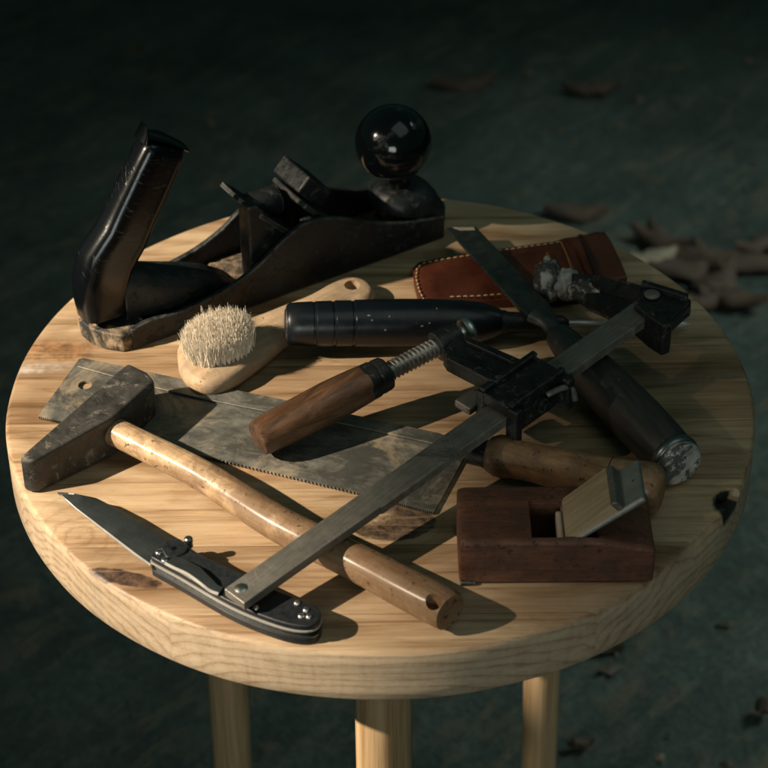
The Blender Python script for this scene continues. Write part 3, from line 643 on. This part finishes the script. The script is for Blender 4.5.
bm=BM(); lathe(bm,c0.lerp(c1,.905),c0.lerp(c1,.955),[(0,.0121),(.1,.0126),(.5,.0129),(.9,.0126),(1,.0121)],n=48); obj('hoop',bm,mt_knife,ch)
bm=BM(); dC,sC,wC=frame(c1-c0); rings=[]
for (t_,r_) in ((.94,.0112),(.955,.0116),(.975,.0119),(.992,.0116),(1.0,.0106),(1.004,.008),(1.003,.004)):
    c=c0.lerp(c1,t_); rings.append([c+sC*math.cos(2*math.pi*i/40)*r_*(1+.05*noise.noise(Vector((i*.5,t_*9,0))))+wC*math.sin(2*math.pi*i/40)*r_*(1+.05*noise.noise(Vector((i*.5,t_*9,3))))+dC*.0009*noise.noise(Vector((i*.6,t_*40,7))) for i in range(40)])
loft(bm,rings); obj('struck_end',bm,mt_hoop,ch,smooth=60)
# ------------------------------------------------------------------ clamp
cl=thing('bar_clamp',P(430,450,0),'black steel bar clamp with wooden screw grip, its bar lying across hammer and knife','clamp')
def zb_(x): return .0195+(x-234)/(640-234)*.0190
# bar : real box from end to end
e0,e1_=P(234,596,zb_(234)),P(650,303,zb_(650)); db=(e1_-e0).normalized(); sb=Vector((-db.y,db.x,0)).normalized(); nb=db.cross(sb)
bw_,bt_=.0068,.0024
bm=BM(); obox(bm,(e0+e1_)/2-nb*bt_,db,sb,nb,(e1_-e0).length/2,bw_,bt_); bar=obj('bar',bm,mt_bar,cl,bevel=.0006)
bm=BM(); nn=190; LB=(e1_-e0).length
for i in range(nn):
    t_=.30+.655*i/nn; c=e0.lerp(e1_,t_)-sb*(bw_-.0001)-nb*bt_; obox(bm,c,db,sb,nb,.00035,.0007,bt_*.92)
o=obj('serration',bm,mt_bar,bar)
bm=BM(); rc=P(241,588,zb_(241)); lathe(bm,rc-nb*.0005,rc+nb*.0009,[(0,.0030),(.5,.0030),(.9,.002),(1,.0006)],n=24); obj('rivet',bm,mt_silver,bar,smooth=60)
# slider body around the bar
zc=zb_(520); sc_=P(516,385,zc+.004); base_c=Vector((sc_.x,sc_.y,0))
def sp(a,b,z): # local: a along the bar, b across (towards screw +), z height
    q=e0+db*a+sb*b; return Vector((q.x,q.y,q.z+z))
aS=(P(518,390,zb_(518))-e0).dot(db)
def sbox(a0_,a1_,b0_,b1_,z0_,z1_,name,mat,par=None,bev=.0008):
    b=BM(); tp_=[sp(a0_,b0_,z1_),sp(a1_,b0_,z1_),sp(a1_,b1_,z1_),sp(a0_,b1_,z1_)]; bt2=[p-Z*(z1_-z0_) for p in tp_]; prism(b,tp_,bt2); return obj(name,b,mat,par or cl,bevel=bev)
H=.019
sl_=sbox(aS-H,aS+H,-bw_-.0035,bw_+.0035,.0004,.0070,'slider',mt_clampblk,bev=.0012)
sbox(aS-H,aS+H,bw_+.0006,bw_+.0042,.0071,.0095,'slider_rib',mt_clampblk,sl_)
sbox(aS-H,aS+H,-bw_-.0042,-bw_-.0006,.0071,.0095,'slider_rib',mt_clampblk,sl_)
sbox(aS-H-.0005,aS-H+.0045,-bw_-.0075,-bw_-.0004,-.0140,.0068,'slider_lug',mt_clampblk,sl_,.001)
sbox(aS-H-.0005,aS-H+.0045,bw_+.0006,bw_+.0060,-.0100,.0068,'slider_lug',mt_clampblk,sl_,.001)
sbox(aS+H-.0045,aS+H+.0010,-bw_-.0100,-bw_-.0004,-.0120,.0068,'slider_lug',mt_clampblk,sl_,.0016)
sbox(aS-H+.005,aS+H-.005,-bw_-.0035,-bw_-.0006,-.0110,.0003,'slider_cheek',mt_clampblk,sl_,.001)
sbox(aS-H+.005,aS+H-.005,bw_+.0006,bw_+.0035,-.0110,.0003,'slider_cheek',mt_clampblk,sl_,.001)
bm=BM(); q=sp(aS+.001,-bw_-.0036,-.001); lathe(bm,q,q-sb*.006,[(0,.0036),(.5,.0036),(.55,.0026),(.95,.0024),(1,.0018)],n=20); obj('bolt',bm,mt_clampblk,sl_)
bm=BM(); tube(bm,[sp(aS+.006,-bw_-.004,.001),sp(aS+.012,-bw_-.007,.003),sp(aS+.018,-bw_-.009,.001),sp(aS+.019,-bw_-.011,-.006)],[.0016]*4,n=10); obj('hook',bm,mt_bar,sl_)
sbox(aS-H-.004,aS-H+.009,bw_+.0062,bw_+.0170,-.0075,-.0030,'release_tab',mt_bar,sl_,.001)
# arm to the screw boss
zA=zc+.0065
arm=[(443,352),(449,343),(462,333),(470,337),(524,361),(505,381),(491,380),(470,370),(447,358)]
bm=BM(); slab(bm,arm,zA,.0085); ar=obj('arm',bm,mt_clampblk,cl,bevel=.0010,segs=2)
for pl_ in ([(463,334.5),(470,337),(523,360),(519,365),(466,341)],[(445,352),(449,350.5),(500,376),(497,381),(490,380),(447,358)]):
    bm=BM(); slab(bm,pl_,zA+.0024,.0025); obj('arm_rib',bm,mt_clampblk,ar,bevel=.0006)
s0,s1=P(258,438.5,.0142),P(470,330,.0320)
def sx(x): 
    t_=(x-258)/(470-258); return s0.lerp(s1,t_)
dS,sS,wS=frame(s1-s0)
bm=BM(); lathe(bm,sx(434),sx(459),[(0,.0062),(.06,.0078),(.5,.0082),(.94,.0078),(1,.0062)],n=32); obj('screw_boss',bm,mt_clampblk,ar)
bm=BM(); lathe(bm,sx(459),sx(472),[(0,.0040),(.35,.0040),(.40,.0072),(.62,.0080),(.80,.0078),(.93,.0066),(1,.0020)],n=40); obj('pressure_pad',bm,mt_silver,cl,smooth=50)
# threaded screw: real helix
a_,b_=sx(382),sx(446); LL=(b_-a_).length; pitch=.00245; turns=LL/pitch; N=int(turns*20)
bm=BM(); lathe(bm,a_,b_,[(0,.0044),(1,.0044)],n=20)
prev=None
for i in range(N+1):
    t_=i/N; a=2*math.pi*turns*t_; c=a_.lerp(b_,t_); rd=sS*math.cos(a)+wS*math.sin(a)
    vs=[bm.verts.new(c+rd*.0042-dS*pitch*.42),bm.verts.new(c+rd*.0052-dS*pitch*.10),bm.verts.new(c+rd*.0052+dS*pitch*.10),bm.verts.new(c+rd*.0042+dS*pitch*.42)]
    if prev:
        for j in range(3): bm.faces.new((prev[j],prev[j+1],vs[j+1],vs[j]))
    prev=vs
obj('screw',bm,mt_bar if False else metal_mat('thread_steel',(.20,.195,.18),(.42,.41,.38),(.28,.42),.9,300,scr=False,bump=.05),cl,smooth=30)
bm=BM(); lathe(bm,sx(360),sx(386),[(0,.0085),(.03,.0094),(.10,.0096),(.45,.0094),(.55,.0088),(.62,.0091),(.9,.0088),(.97,.0076),(1,.0045)],n=14,pw=2); obj('collar',bm,mt_clampblk,cl,bevel=.0004,smooth=20)
bm=BM(); lathe(bm,sx(256.5),sx(366),[(0,.0078),(.012,.0086),(.05,.0093),(.25,.0099),(.45,.0101),(.55,.0103),(.66,.0104),(.80,.0101),(.9,.0098),(1,.0094)],n=14,pw=2.1); obj('grip',bm,mt_clamw,cl,bevel=.0012,smooth=20)
# fixed jaw
zf=zb_(648)
bm=BM(); slab(bm,[(636,304,zf+.003),(640,296,zf+.003),(644,280,zf+.004),(688,294,zf+.002),(690,303,zf+.001),(671,320,zf+.002),(667,327,zf+.0025)],0,.009); fj=obj('fixed_jaw',bm,mt_clampblk,cl,bevel=.0012)
bm=BM(); slab(bm,[(634,303,zf+.0036),(639,298,zf+.0036),(673,315,zf+.003),(672,323,zf+.003),(664,326,zf+.003),(650,317,zf+.003)],0,.019); obj('jaw_lug',bm,mt_clampblk,fj,bevel=.0010)
bm=BM(); slab(bm,[(682,294,zf-.001),(691,299,zf-.001),(691,307,zf-.001),(684,312,zf-.001)],0,.006); obj('jaw_lug',bm,mt_clampblk,fj,bevel=.0010)
bm=BM(); slab(bm,[(643,279,zf+.0062),(689,293,zf+.0042),(687,297,zf+.0042),(641,283,zf+.0062)],0,.003); obj('jaw_rib',bm,mt_clampblk,fj,bevel=.0006)
bm=BM(); q=P(652,295,zf+.0036); lathe(bm,q,q+Z*.0016,[(0,.0040),(.6,.0040),(.9,.003),(1,.001)],n=24); obj('rivet',bm,mt_silver if False else mt_bar,fj,smooth=60)
zp=.0215
bm=BM(); slab(bm,[(566,270,zp+.003),(600,275,zp+.0075),(636,283,zf+.002),(645,284,zf+.002),(642,300,zf+.001),(610,294,zp+.006),(590,287,zp+.003),(570,279,zp+.001)],0,.009); obj('jaw_arm',bm,mt_clampblk,fj,bevel=.0022,segs=3)
dj=(P(645,297,zf)-P(548,282,zp)).normalized(); _,sj,wj=frame(dj)
bm=BM(); rough_lump(bm,P(547,281,zp-.003),(sj*.9-wj*.35).normalized(),(wj*.9+sj*.35).normalized(),dj,.0085,.0125,.0065,.22,3); pd=obj('jaw_pad',bm,mt_crust,fj,smooth=70)
bm=BM(); rough_lump(bm,P(568,284,zp-.004),sj,wj,dj,.0085,.0085,.0045,.3,9); obj('plaster_lump',bm,mt_crustw,fj,smooth=70)
bm=BM(); rough_lump(bm,P(586,291,zp-.003),dj,sj,wj,.0150,.0065,.0068,.3,5); obj('crusted_web',bm,mt_crust,fj,smooth=70)
bm=BM(); slab(bm,[(572,280,zp+.0),(600,287,zp+.003),(645,305,zf-.003),(640,315,zf-.004),(612,313,zp+.001),(590,303,zp-.003),(575,292,zp-.003)],0,.006); obj('jaw_web',bm,mt_clampblk,fj,bevel=.0016)
# ------------------------------------------------------------------ folding knife
kf=thing('folding_knife',P(200,580,0),'open folding knife with grey steel blade and black grip, at the front left edge','knife')
sp_=[(57.5,492),(72,493),(96.5,498),(122,511),(145,525),(159,533),(172,545)]
ed=[(57.5,492.2),(76,509.5),(102,530),(135.4,556),(150,566)]
def resamp(pts,n):
    pts=[Vector((*p,0)) for p in pts]; Ls=[(pts[i+1]-pts[i]).length for i in range(len(pts)-1)]; T=sum(Ls);o=[]
    for k in range(n):
        s=T*k/(n-1)
        for i,l in enumerate(Ls):
            if s<=l+1e-9 or i==len(Ls)-1: o.append(pts[i].lerp(pts[i+1],min(1,s/l))); break
            s-=l
    return o
S=resamp(sp_,24);E_=resamp(ed,24); bm=BM(); rings=[]
for i,(a,b) in enumerate(zip(S,E_)):
    k=min(1,i/6+.12); zc_=.0068
    A_=P(a.x,a.y,zc_+.0012); B_=P(b.x,b.y,zc_+.0002); m1=A_.lerp(B_,.52); m1.z=zc_+.0013*k; 
    m0=A_.lerp(B_,.10); m0.z=zc_+.0015*k
    rings.append([A_,m0,m1,B_,B_-Z*.0003,m1-Z*.0026*k,A_-Z*.0022*k])
loft(bm,rings); kb_=obj('blade',bm,mt_knife,kf,smooth=12)
bm=BM(); rings=[]
for i,(a,b) in enumerate(zip(S,E_)):
    if i==0: continue
    B_=P(b.x,b.y,.0070); A_=P(a.x,a.y,.0080); q=A_.lerp(B_,.94); q.z=.00735; rings.append([q+Z*.0001,B_+Z*.0002,B_-Z*.0004,q-Z*.0006])
loft(bm,rings); obj('edge',bm,mt_edge,kb_)
ol=[(150,557),(158,548),(166,541),(178,539),(188,546),(203,556),(237,572),(275,590),(305,602),(319,609),(322,616),(318,624),(306,628),(284,625),(250,613),(219,598),(180,575),(158,563)]
def kouter(z,ins=0,zr=.011):
    b=[P(x,y,zr) for x,y in ol]; b=smooth_poly(b,3); b=[Vector((p.x,p.y,z)) for p in b]
    ar=sum((b[i].x*b[(i+1)%len(b)].y-b[(i+1)%len(b)].x*b[i].y) for i in range(len(b))); return inset(b,ins*(1 if ar>0 else -1))
def klayer(name,z0,z1,ins,mat,par=kf,bev=.0):
    b=BM(); prism(b,kouter(z1,ins),kouter(z0,ins)); return obj(name,b,mat,par,bevel=bev,smooth=50)
klayer('grip_scale',.0003,.0040,.0003,mt_scale,bev=.0006); klayer('liner',.0041,.0047,.0001,mt_knife); klayer('back_spacer',.0048,.0079,.0016,mt_scale); klayer('liner',.0080,.0087,.0000,mt_edge)
gs=klayer('grip_scale',.0088,.0120,.0004,mt_scale,bev=.0008)
for (x,y,r_) in ((159,552,.0019),(165,560,.0019),(174,550,.0042),(256,608,.0014),(297,603,.0015),(306,610,.0015),(301,616,.0015),(309,616.5,.0015)):
    bm=BM(); q=P(x,y,.0121); lathe(bm,q-Z*.0006,q+Z*.0009,[(0,r_),(.6,r_),(.9,r_*.7),(1,r_*.35)],n=20); obj('screw',bm,mt_silver if r_<.004 else mt_knife,kf,smooth=60)
bm=BM(); cp_=[P(170,560,.0128),P(180,564,.0135),P(194,571,.0150),(P(206,581,.0150)),P(214,588,.0132),P(221,591,.0128)]
rings=[]
for i,p in enumerate(cp_):
    d=(cp_[min(i+1,5)]-cp_[max(i-1,0)]); d,s_,w_=frame(d); wd=(.0030,.0036,.0034,.0028,.0024,.0022)[i]; rings.append([p+s_*wd+w_*.0004,p-s_*wd+w_*.0004,p-s_*wd-w_*.0004,p+s_*wd-w_*.0004])
loft(bm,rings); obj('pocket_clip',bm,mt_silver if False else mt_knife,kf,bevel=.0002,smooth=50)
bm=BM(); tube(bm,[p-frame(cp_[min(i+1,5)]-cp_[max(i-1,0)])[1]*(.0030,.0036,.0034,.0028,.0024,.0022)[i] for i,p in enumerate(cp_)],[.0008]*6,n=8); obj('clip_edge',bm,mt_edge,kf)
bm=BM(); slab(bm,[(160,547),(166,539),(180,538),(190,545),(186,552),(176,556),(166,557)],.0130,.0042); obj('bolster',bm,mt_scale,kf,bevel=.001)
bm=BM(); q=P(189,546,.009); lathe(bm,q,q+Z*.0052,[(0,.0020),(.5,.0018),(.55,.0021),(.9,.0020),(1,.0014)],n=20); obj('thumb_stud',bm,mt_knife,kf)
# ------------------------------------------------------------------ small wooden plane
wx0,wx1=P(459,584,0).x,P(653,584,0).x; wy0=P(555,583.5,0).y; wh=.0255; wdp=.0405
wp=thing('wooden_plane',Vector(((wx0+wx1)/2,wy0+wdp/2,0)),'small reddish brown wooden block plane with wedge and grey iron, near the front right edge','hand plane')
prof=[(0,.0010),(.0,wh-.001)]; n=26; rings=[]; LX=wx1-wx0
for i in range(n+1):
    t_=i/n; x=wx0+LX*t_; hgt=wh-(.0058*max(0,(t_-.62)/.38)**1.7)-(.0012*(1-min(1,t_/.05))**2)
    sx_=.0012*(1-min(1,t_/.04))**2
    rings.append([Vector((x,wy0+sx_,.0006)),Vector((x,wy0+sx_,hgt-.0015)),Vector((x,wy0+.0016+sx_,hgt)),Vector((x,wy0+wdp-.0016,hgt)),Vector((x,wy0+wdp,hgt-.0015)),Vector((x,wy0+wdp,.0006))])
bm=BM(); loft(bm,rings); bd=obj('body',bm,mt_planew,wp,bevel=.0012,segs=3)
# escapement: from the top down to the sole, bed sloped at 42 degrees
m0=P(528,520,wh).x; m1=P(585,520,wh).x; ya=P(560,537.5,wh).y; yb=P(540,500,wh).y
tl_=math.tan(R(42)); bm=BM(); x_b=m1-(wh+.001-.002)/tl_
pf=[(m0,wh+.02),(m0+.002,.004),(m0+.004,-.002),(m0+.012,-.002),(m1+.021,wh+.02)]
prism(bm,[Vector((x,ya,z)) for x,z in pf],[Vector((x,yb,z)) for x,z in pf]); cut(bd,bm)
# wedge and iron in local directions: dw up-right, nw normal up-left
yw0,yw1=ya+.0008,ya+.0008+.0265
dw=Vector((math.cos(R(42)),0,math.sin(R(42)))); nw=Vector((-math.sin(R(42)),0,math.cos(R(42))))
E0=P(611,505,0); 
def onY(px,py,y): d=ray(px,py); t_=(y-cp.y)/d.y; return cp+d*t_
we=onY(611,505,yw0); ws=onY(566,537,yw0)         # wedge top face front edge, end and mouth
ie=onY(641,502,yw0)
def slabxz(name,mat,pts,y0_,y1_,par=wp,bev=.0006):
    b=BM(); prism(b,[Vector((p.x,y0_,p.z)) for p in pts],[Vector((p.x,y1_,p.z)) for p in pts]); return obj(name,b,mat,par,bevel=bev)
th_w=.0062
dW=(we-ws).normalized(); nW=Vector((-dW.z,0,dW.x))
lowq=ws-dW*.004
wg=slabxz('wedge',mt_wedgew,[ws-Vector((0,0,.010)),ws,we,we-nW*th_w,ws-nW*th_w-dW*.006],yw0,yw1)
i0=ws-dW*.006-nW*.0048; i1=ie; i1n=we-nW*th_w+dW*.0115
ir=BM()
itop=[we-nW*(th_w+.0002)+dW*.0132,lowq-nW*.0024]; ibot=[itop[1]-nW*.0030,itop[0]-nW*.0034]
irn=slabxz('iron',mt_irong,[itop[1],itop[0],ibot[1],ibot[0]],yw0-.0006,yw1+.0006,bev=.0012)
gc=slabxz('wedge_end_face',mt_bar,[we+dW*.0002+nW*.0004,we+dW*.0030-nW*.0004,we+dW*.0030-nW*th_w,we+dW*.0002-nW*th_w],yw0,yw1,bev=.0005)  # grey slab over the wooden wedge's unlit end, its dimness put into colour
# slot mark on the iron
bm=BM(); c=itop[0]-dW*.0050; c.y=(yw0+yw1)/2-.001
tube(bm,[c+Vector((0,-.004,0))-dW*.001+nW*.0001,c+nW*.0001,c+Vector((0,.0025,0))+dW*.0016+nW*.0001],[.0010]*3,n=8,sq=.3,up=nW); obj('slot_mark',bm,mt_ironk,irn)
slabxz('cross_block',mt_wedgep,[Vector((P(557,520,wh).x,0,wh-.003)),Vector((P(563,520,wh).x,0,wh-.003)),Vector((P(566,520,wh).x,0,.006)),Vector((P(558,520,wh).x,0,.006))],ya+.001,yb-.004,bev=.001)
bm=BM(); q=P(468,588,0); obox(bm,Vector((q.x,q.y+.004,.0012)),Vector((1,0,0)),Vector((0,1,0)),Z,.0035,.003,.0011); obj('sole_pad',bm,mt_castb,wp,bevel=.0006)
# ------------------------------------------------------------------ bits of bark and chips on the floor
mt_bark=wood_mat('bark',(.022,.013,.009),(.075,.040,.022),.3,.8,0,scale=.4)
mt_bark2=wood_mat('pale_chip',(.16,.12,.08),(.26,.20,.14),.3,.8,0,scale=.4)
def chip(px,py,ln,wd,rot,label,mat,curl=.25,name='bark_chip',seed=0):
    c=P(px,py,FZ+.006); rnd=random.Random(seed+int(px)); rings=[]; m=9; d=Vector((math.cos(rot),math.sin(rot),0)); s=Vector((-d.y,d.x,0)); bm=BM()
    for i in range(m):
        t_=i/(m-1)*2-1; w_=wd*max(.12,(1-abs(t_)**2.2))*(.8+.4*rnd.random()); k=c+d*ln*t_+s*(rnd.random()-.5)*wd*.5+Z*(.006+curl*ln*t_*t_+ .004*rnd.random())
        rg=[]
        for j in range(7):
            q=j/6*2-1; rg.append(k+s*w_*q+Z*(-(q*q)*wd*.5))
        for j in range(6,-1,-1):
            q=j/6*2-1; rg.append(k+s*w_*q+Z*(-(q*q)*wd*.5-.0035))
        rings.append(rg)
    loft(bm,rings); o=obj(name,bm,mat,None,smooth=50)
    # move the origin to the chip
    o.data.transform(Matrix.Translation(-c)); o.location=c
    tag(o,label,'bark chip','bark and wood chips scattered on the floor'); return o
chip(682,250,.046,.016,2.3,'long red brown bark chip leaning at the left of the pile behind the stool',mt_bark,.15,seed=1)
chip(745,262,.055,.014,-.15,'straight brown bark strip at the right frame edge, level with the sheath',mt_bark,.05,seed=2)
chip(716,285,.034,.018,1.0,'short dark bark chip just beyond the tip of the clamp',mt_bark,.3,seed=3)
chip(690,268,.040,.014,.2,'flat bark piece in the middle of the pile behind the stool',mt_bark,.1,seed=4)
chip(648,262,.030,.016,.4,'pale grey chip half hidden behind the back rim of the stool',mt_bark2,.1,seed=5)
chip(590,90,.030,.010,.0,'small reddish brown chip lying alone far behind the sheath',mt_bark,.1,seed=6)
chip(463,84,.034,.014,.1,'dark blurred chip lying alone far behind the ball knob',mt_bark,.1,seed=7)
chip(592,642,.026,.006,-.55,'thin brown twig-like chip just below the right front rim',mt_bark,.05,seed=8)
chip(580,747,.010,.004,.2,'small orange brown chip beside the right stool leg',mt_bark,.2,seed=9)
chip(764,710,.008,.006,.8,'small reddish chip at the lower right frame edge',mt_bark,.2,seed=10)
chip(575,213,.030,.012,.0,'dark chip showing right behind the back rim above the sheath',mt_bark,.1,seed=12)
for k_,(px,py,ln,wd,rot,lb) in enumerate(((660,243,.030,.010,-.6,'narrow brown chip at the top left tip of the bark pile behind the stool'),(708,262,.028,.012,1.9,'upright curled bark flake in the bark pile, left of the straight strip'),(735,300,.030,.012,-.4,'dark flake at the lower edge of the bark pile near the right frame edge'),(760,245,.030,.012,.5,'small bark flake above the straight strip at the right frame edge'),(700,300,.022,.012,.1,'dark crumbling flake nearest the stool rim in the bark pile'))):
    chip(px,py,ln,wd,rot,lb,mt_bark,.25,seed=40+k_)
bm=BM(); rnd=random.Random(21)
for i in range(2600):
    x=rnd.uniform(-.6,1.3); y=rnd.uniform(-.35,1.9)
    dens=noise.noise(Vector((x*4,y*4,2)))+(.35 if x>.1 else -.15)
    if rnd.random()>.25+dens: continue
    r_=.0015+rnd.random()**4*.007; c=Vector((x,y,FZ+fh(x,y)+r_*.3)); m=Matrix.Rotation(rnd.random()*6.28,3,'Z')
    vs=[bm.verts.new(c+m@Vector((a*r_*rnd.uniform(.6,1.5),b*r_*rnd.uniform(.5,1),d*r_*.55))) for a,b,d in ((1,0,0),(-1,0,0),(0,1,0),(0,-1,0),(0,0,1),(0,0,-1))]
    for f in ((0,2,4),(2,1,4),(1,3,4),(3,0,4),(2,0,5),(1,2,5),(3,1,5),(0,3,5)): bm.faces.new([vs[j] for j in f])
t=NT('grit_mat'); n1=t.noise(t.coord(),30,4,.6); mt_grit=t.out(t.ramp(n1,[(.38,(.018,.015,.012)),(.5,(.06,.05,.035)),(.62,(.15,.11,.07))]),.9,0)
o=obj('grit',bm,mt_grit,smooth=20); tag(o,'dark crumbs and grit strewn over the floor','grit',kind='stuff')
# ------------------------------------------------------------------ light
def lamp(name,typ,loc,target,energy,color,**kw):
    l=bpy.data.lights.new(name,typ); l.energy=energy; l.color=color
    for k,v in kw.items(): setattr(l,k,v)
    o=bpy.data.objects.new(name,l); col.objects.link(o); o.location=loc
    o.rotation_euler=(Vector(target)-Vector(loc)).to_track_quat('-Z','Y').to_euler(); return o
tgt=P(-300,450,0)
sun_dir=Vector((-1.0,-.30,.80)).normalized()
ks=lamp('key_spot','SPOT',tgt+sun_dir*3.2,tgt,1450,(1,.84,.645),spot_size=R(26),spot_blend=.3,shadow_soft_size=.032)
# soft edged shade mask added to this lamp, in metres on the stool top
L=ks.data; L.use_nodes=True; lt=NT.__new__(NT); lt.t=L.node_tree; em=[n for n in lt.t.nodes if n.type=='EMISSION'][0]
ge=lt.n('ShaderNodeNewGeometry'); si=lt.n('ShaderNodeSeparateXYZ',{0:ge.outputs['Incoming']}); lp=ks.location
k=lt.math('DIVIDE',lp.z,si.outputs[2])
gx=lt.math('SUBTRACT',lp.x,lt.math('MULTIPLY',si.outputs[0],k)); gy=lt.math('SUBTRACT',lp.y,lt.math('MULTIPLY',si.outputs[1],k))
def sstep(v,a,b): return lt.n('ShaderNodeMapRange',{0:v,1:a,2:b,3:0.0,4:1.0},interpolation_type='SMOOTHSTEP').outputs[0]
gv=lt.n('ShaderNodeCombineXYZ',{0:gx,1:gy,2:0.0}).outputs[0]
wob=lt.math('SUBTRACT',lt.noise(gv,9,2,.5),.5)
gxw=lt.math('ADD',gx,lt.math('MULTIPLY',wob,.10))
mk=lt.math('ADD',.03,lt.math('MULTIPLY',sstep(gxw,.110,-.060),.955))
rd=lt.math('SQRT',lt.math('ADD',lt.math('MULTIPLY',gx,gx),lt.math('MULTIPLY',gy,gy)))
cir=sstep(rd,.252,.232); frt=lt.math('MULTIPLY',sstep(gy,-.085,-.11),sstep(rd,.36,.33)); cir=lt.math('MAXIMUM',cir,frt)
mk=lt.math('MULTIPLY',mk,cir)
for (px,py,rx,ry,a) in ((478,486,.036,.052,.8),(560,330,.05,.05,.5),(330,330,.03,.03,.25),(520,600,.05,.03,.35)):  # soft shade patches put into the beam by hand
    q=P(px,py,0); ax=lt.math('DIVIDE',lt.math('SUBTRACT',gx,q.x),rx); ay=lt.math('DIVIDE',lt.math('SUBTRACT',gy,q.y),ry)
    dd_=lt.math('ADD',lt.math('MULTIPLY',ax,ax),lt.math('MULTIPLY',ay,ay)); mk=lt.math('MULTIPLY',mk,lt.math('SUBTRACT',1,lt.math('MULTIPLY',sstep(dd_,1.6,.3),a)))
lt.t.links.new(mk,em.inputs['Strength'])
lamp('window_fill','AREA',(-.15,-1.9,.42),(0.05,0,-.05),6.6,(.95,1,.93),shape='RECTANGLE',size=.7,size_y=.5)
lamp('soft_fill','AREA',(.55,-.35,1.5),(.08,0,0),1.8,(.88,1,.92),shape='RECTANGLE',size=1.1,size_y=1.1)  # added overhead lamp without a known source, lifts the right side and shadows
lamp('floor_spot','SPOT',(1.2,.6,.9),(.45,.55,-.46),70,(.80,1,.92),spot_size=R(50),spot_blend=.8,shadow_soft_size=.25)  # added lamp, brightens only the floor at the right
w=bpy.data.worlds.new('World'); sc.world=w; w.use_nodes=True
w.node_tree.nodes['Background'].inputs[0].default_value=(.10,.30,.25,1); w.node_tree.nodes['Background'].inputs[1].default_value=.115
sc.view_settings.view_transform='Standard'; sc.view_settings.look='None'; sc.view_settings.exposure=0; sc.view_settings.gamma=1
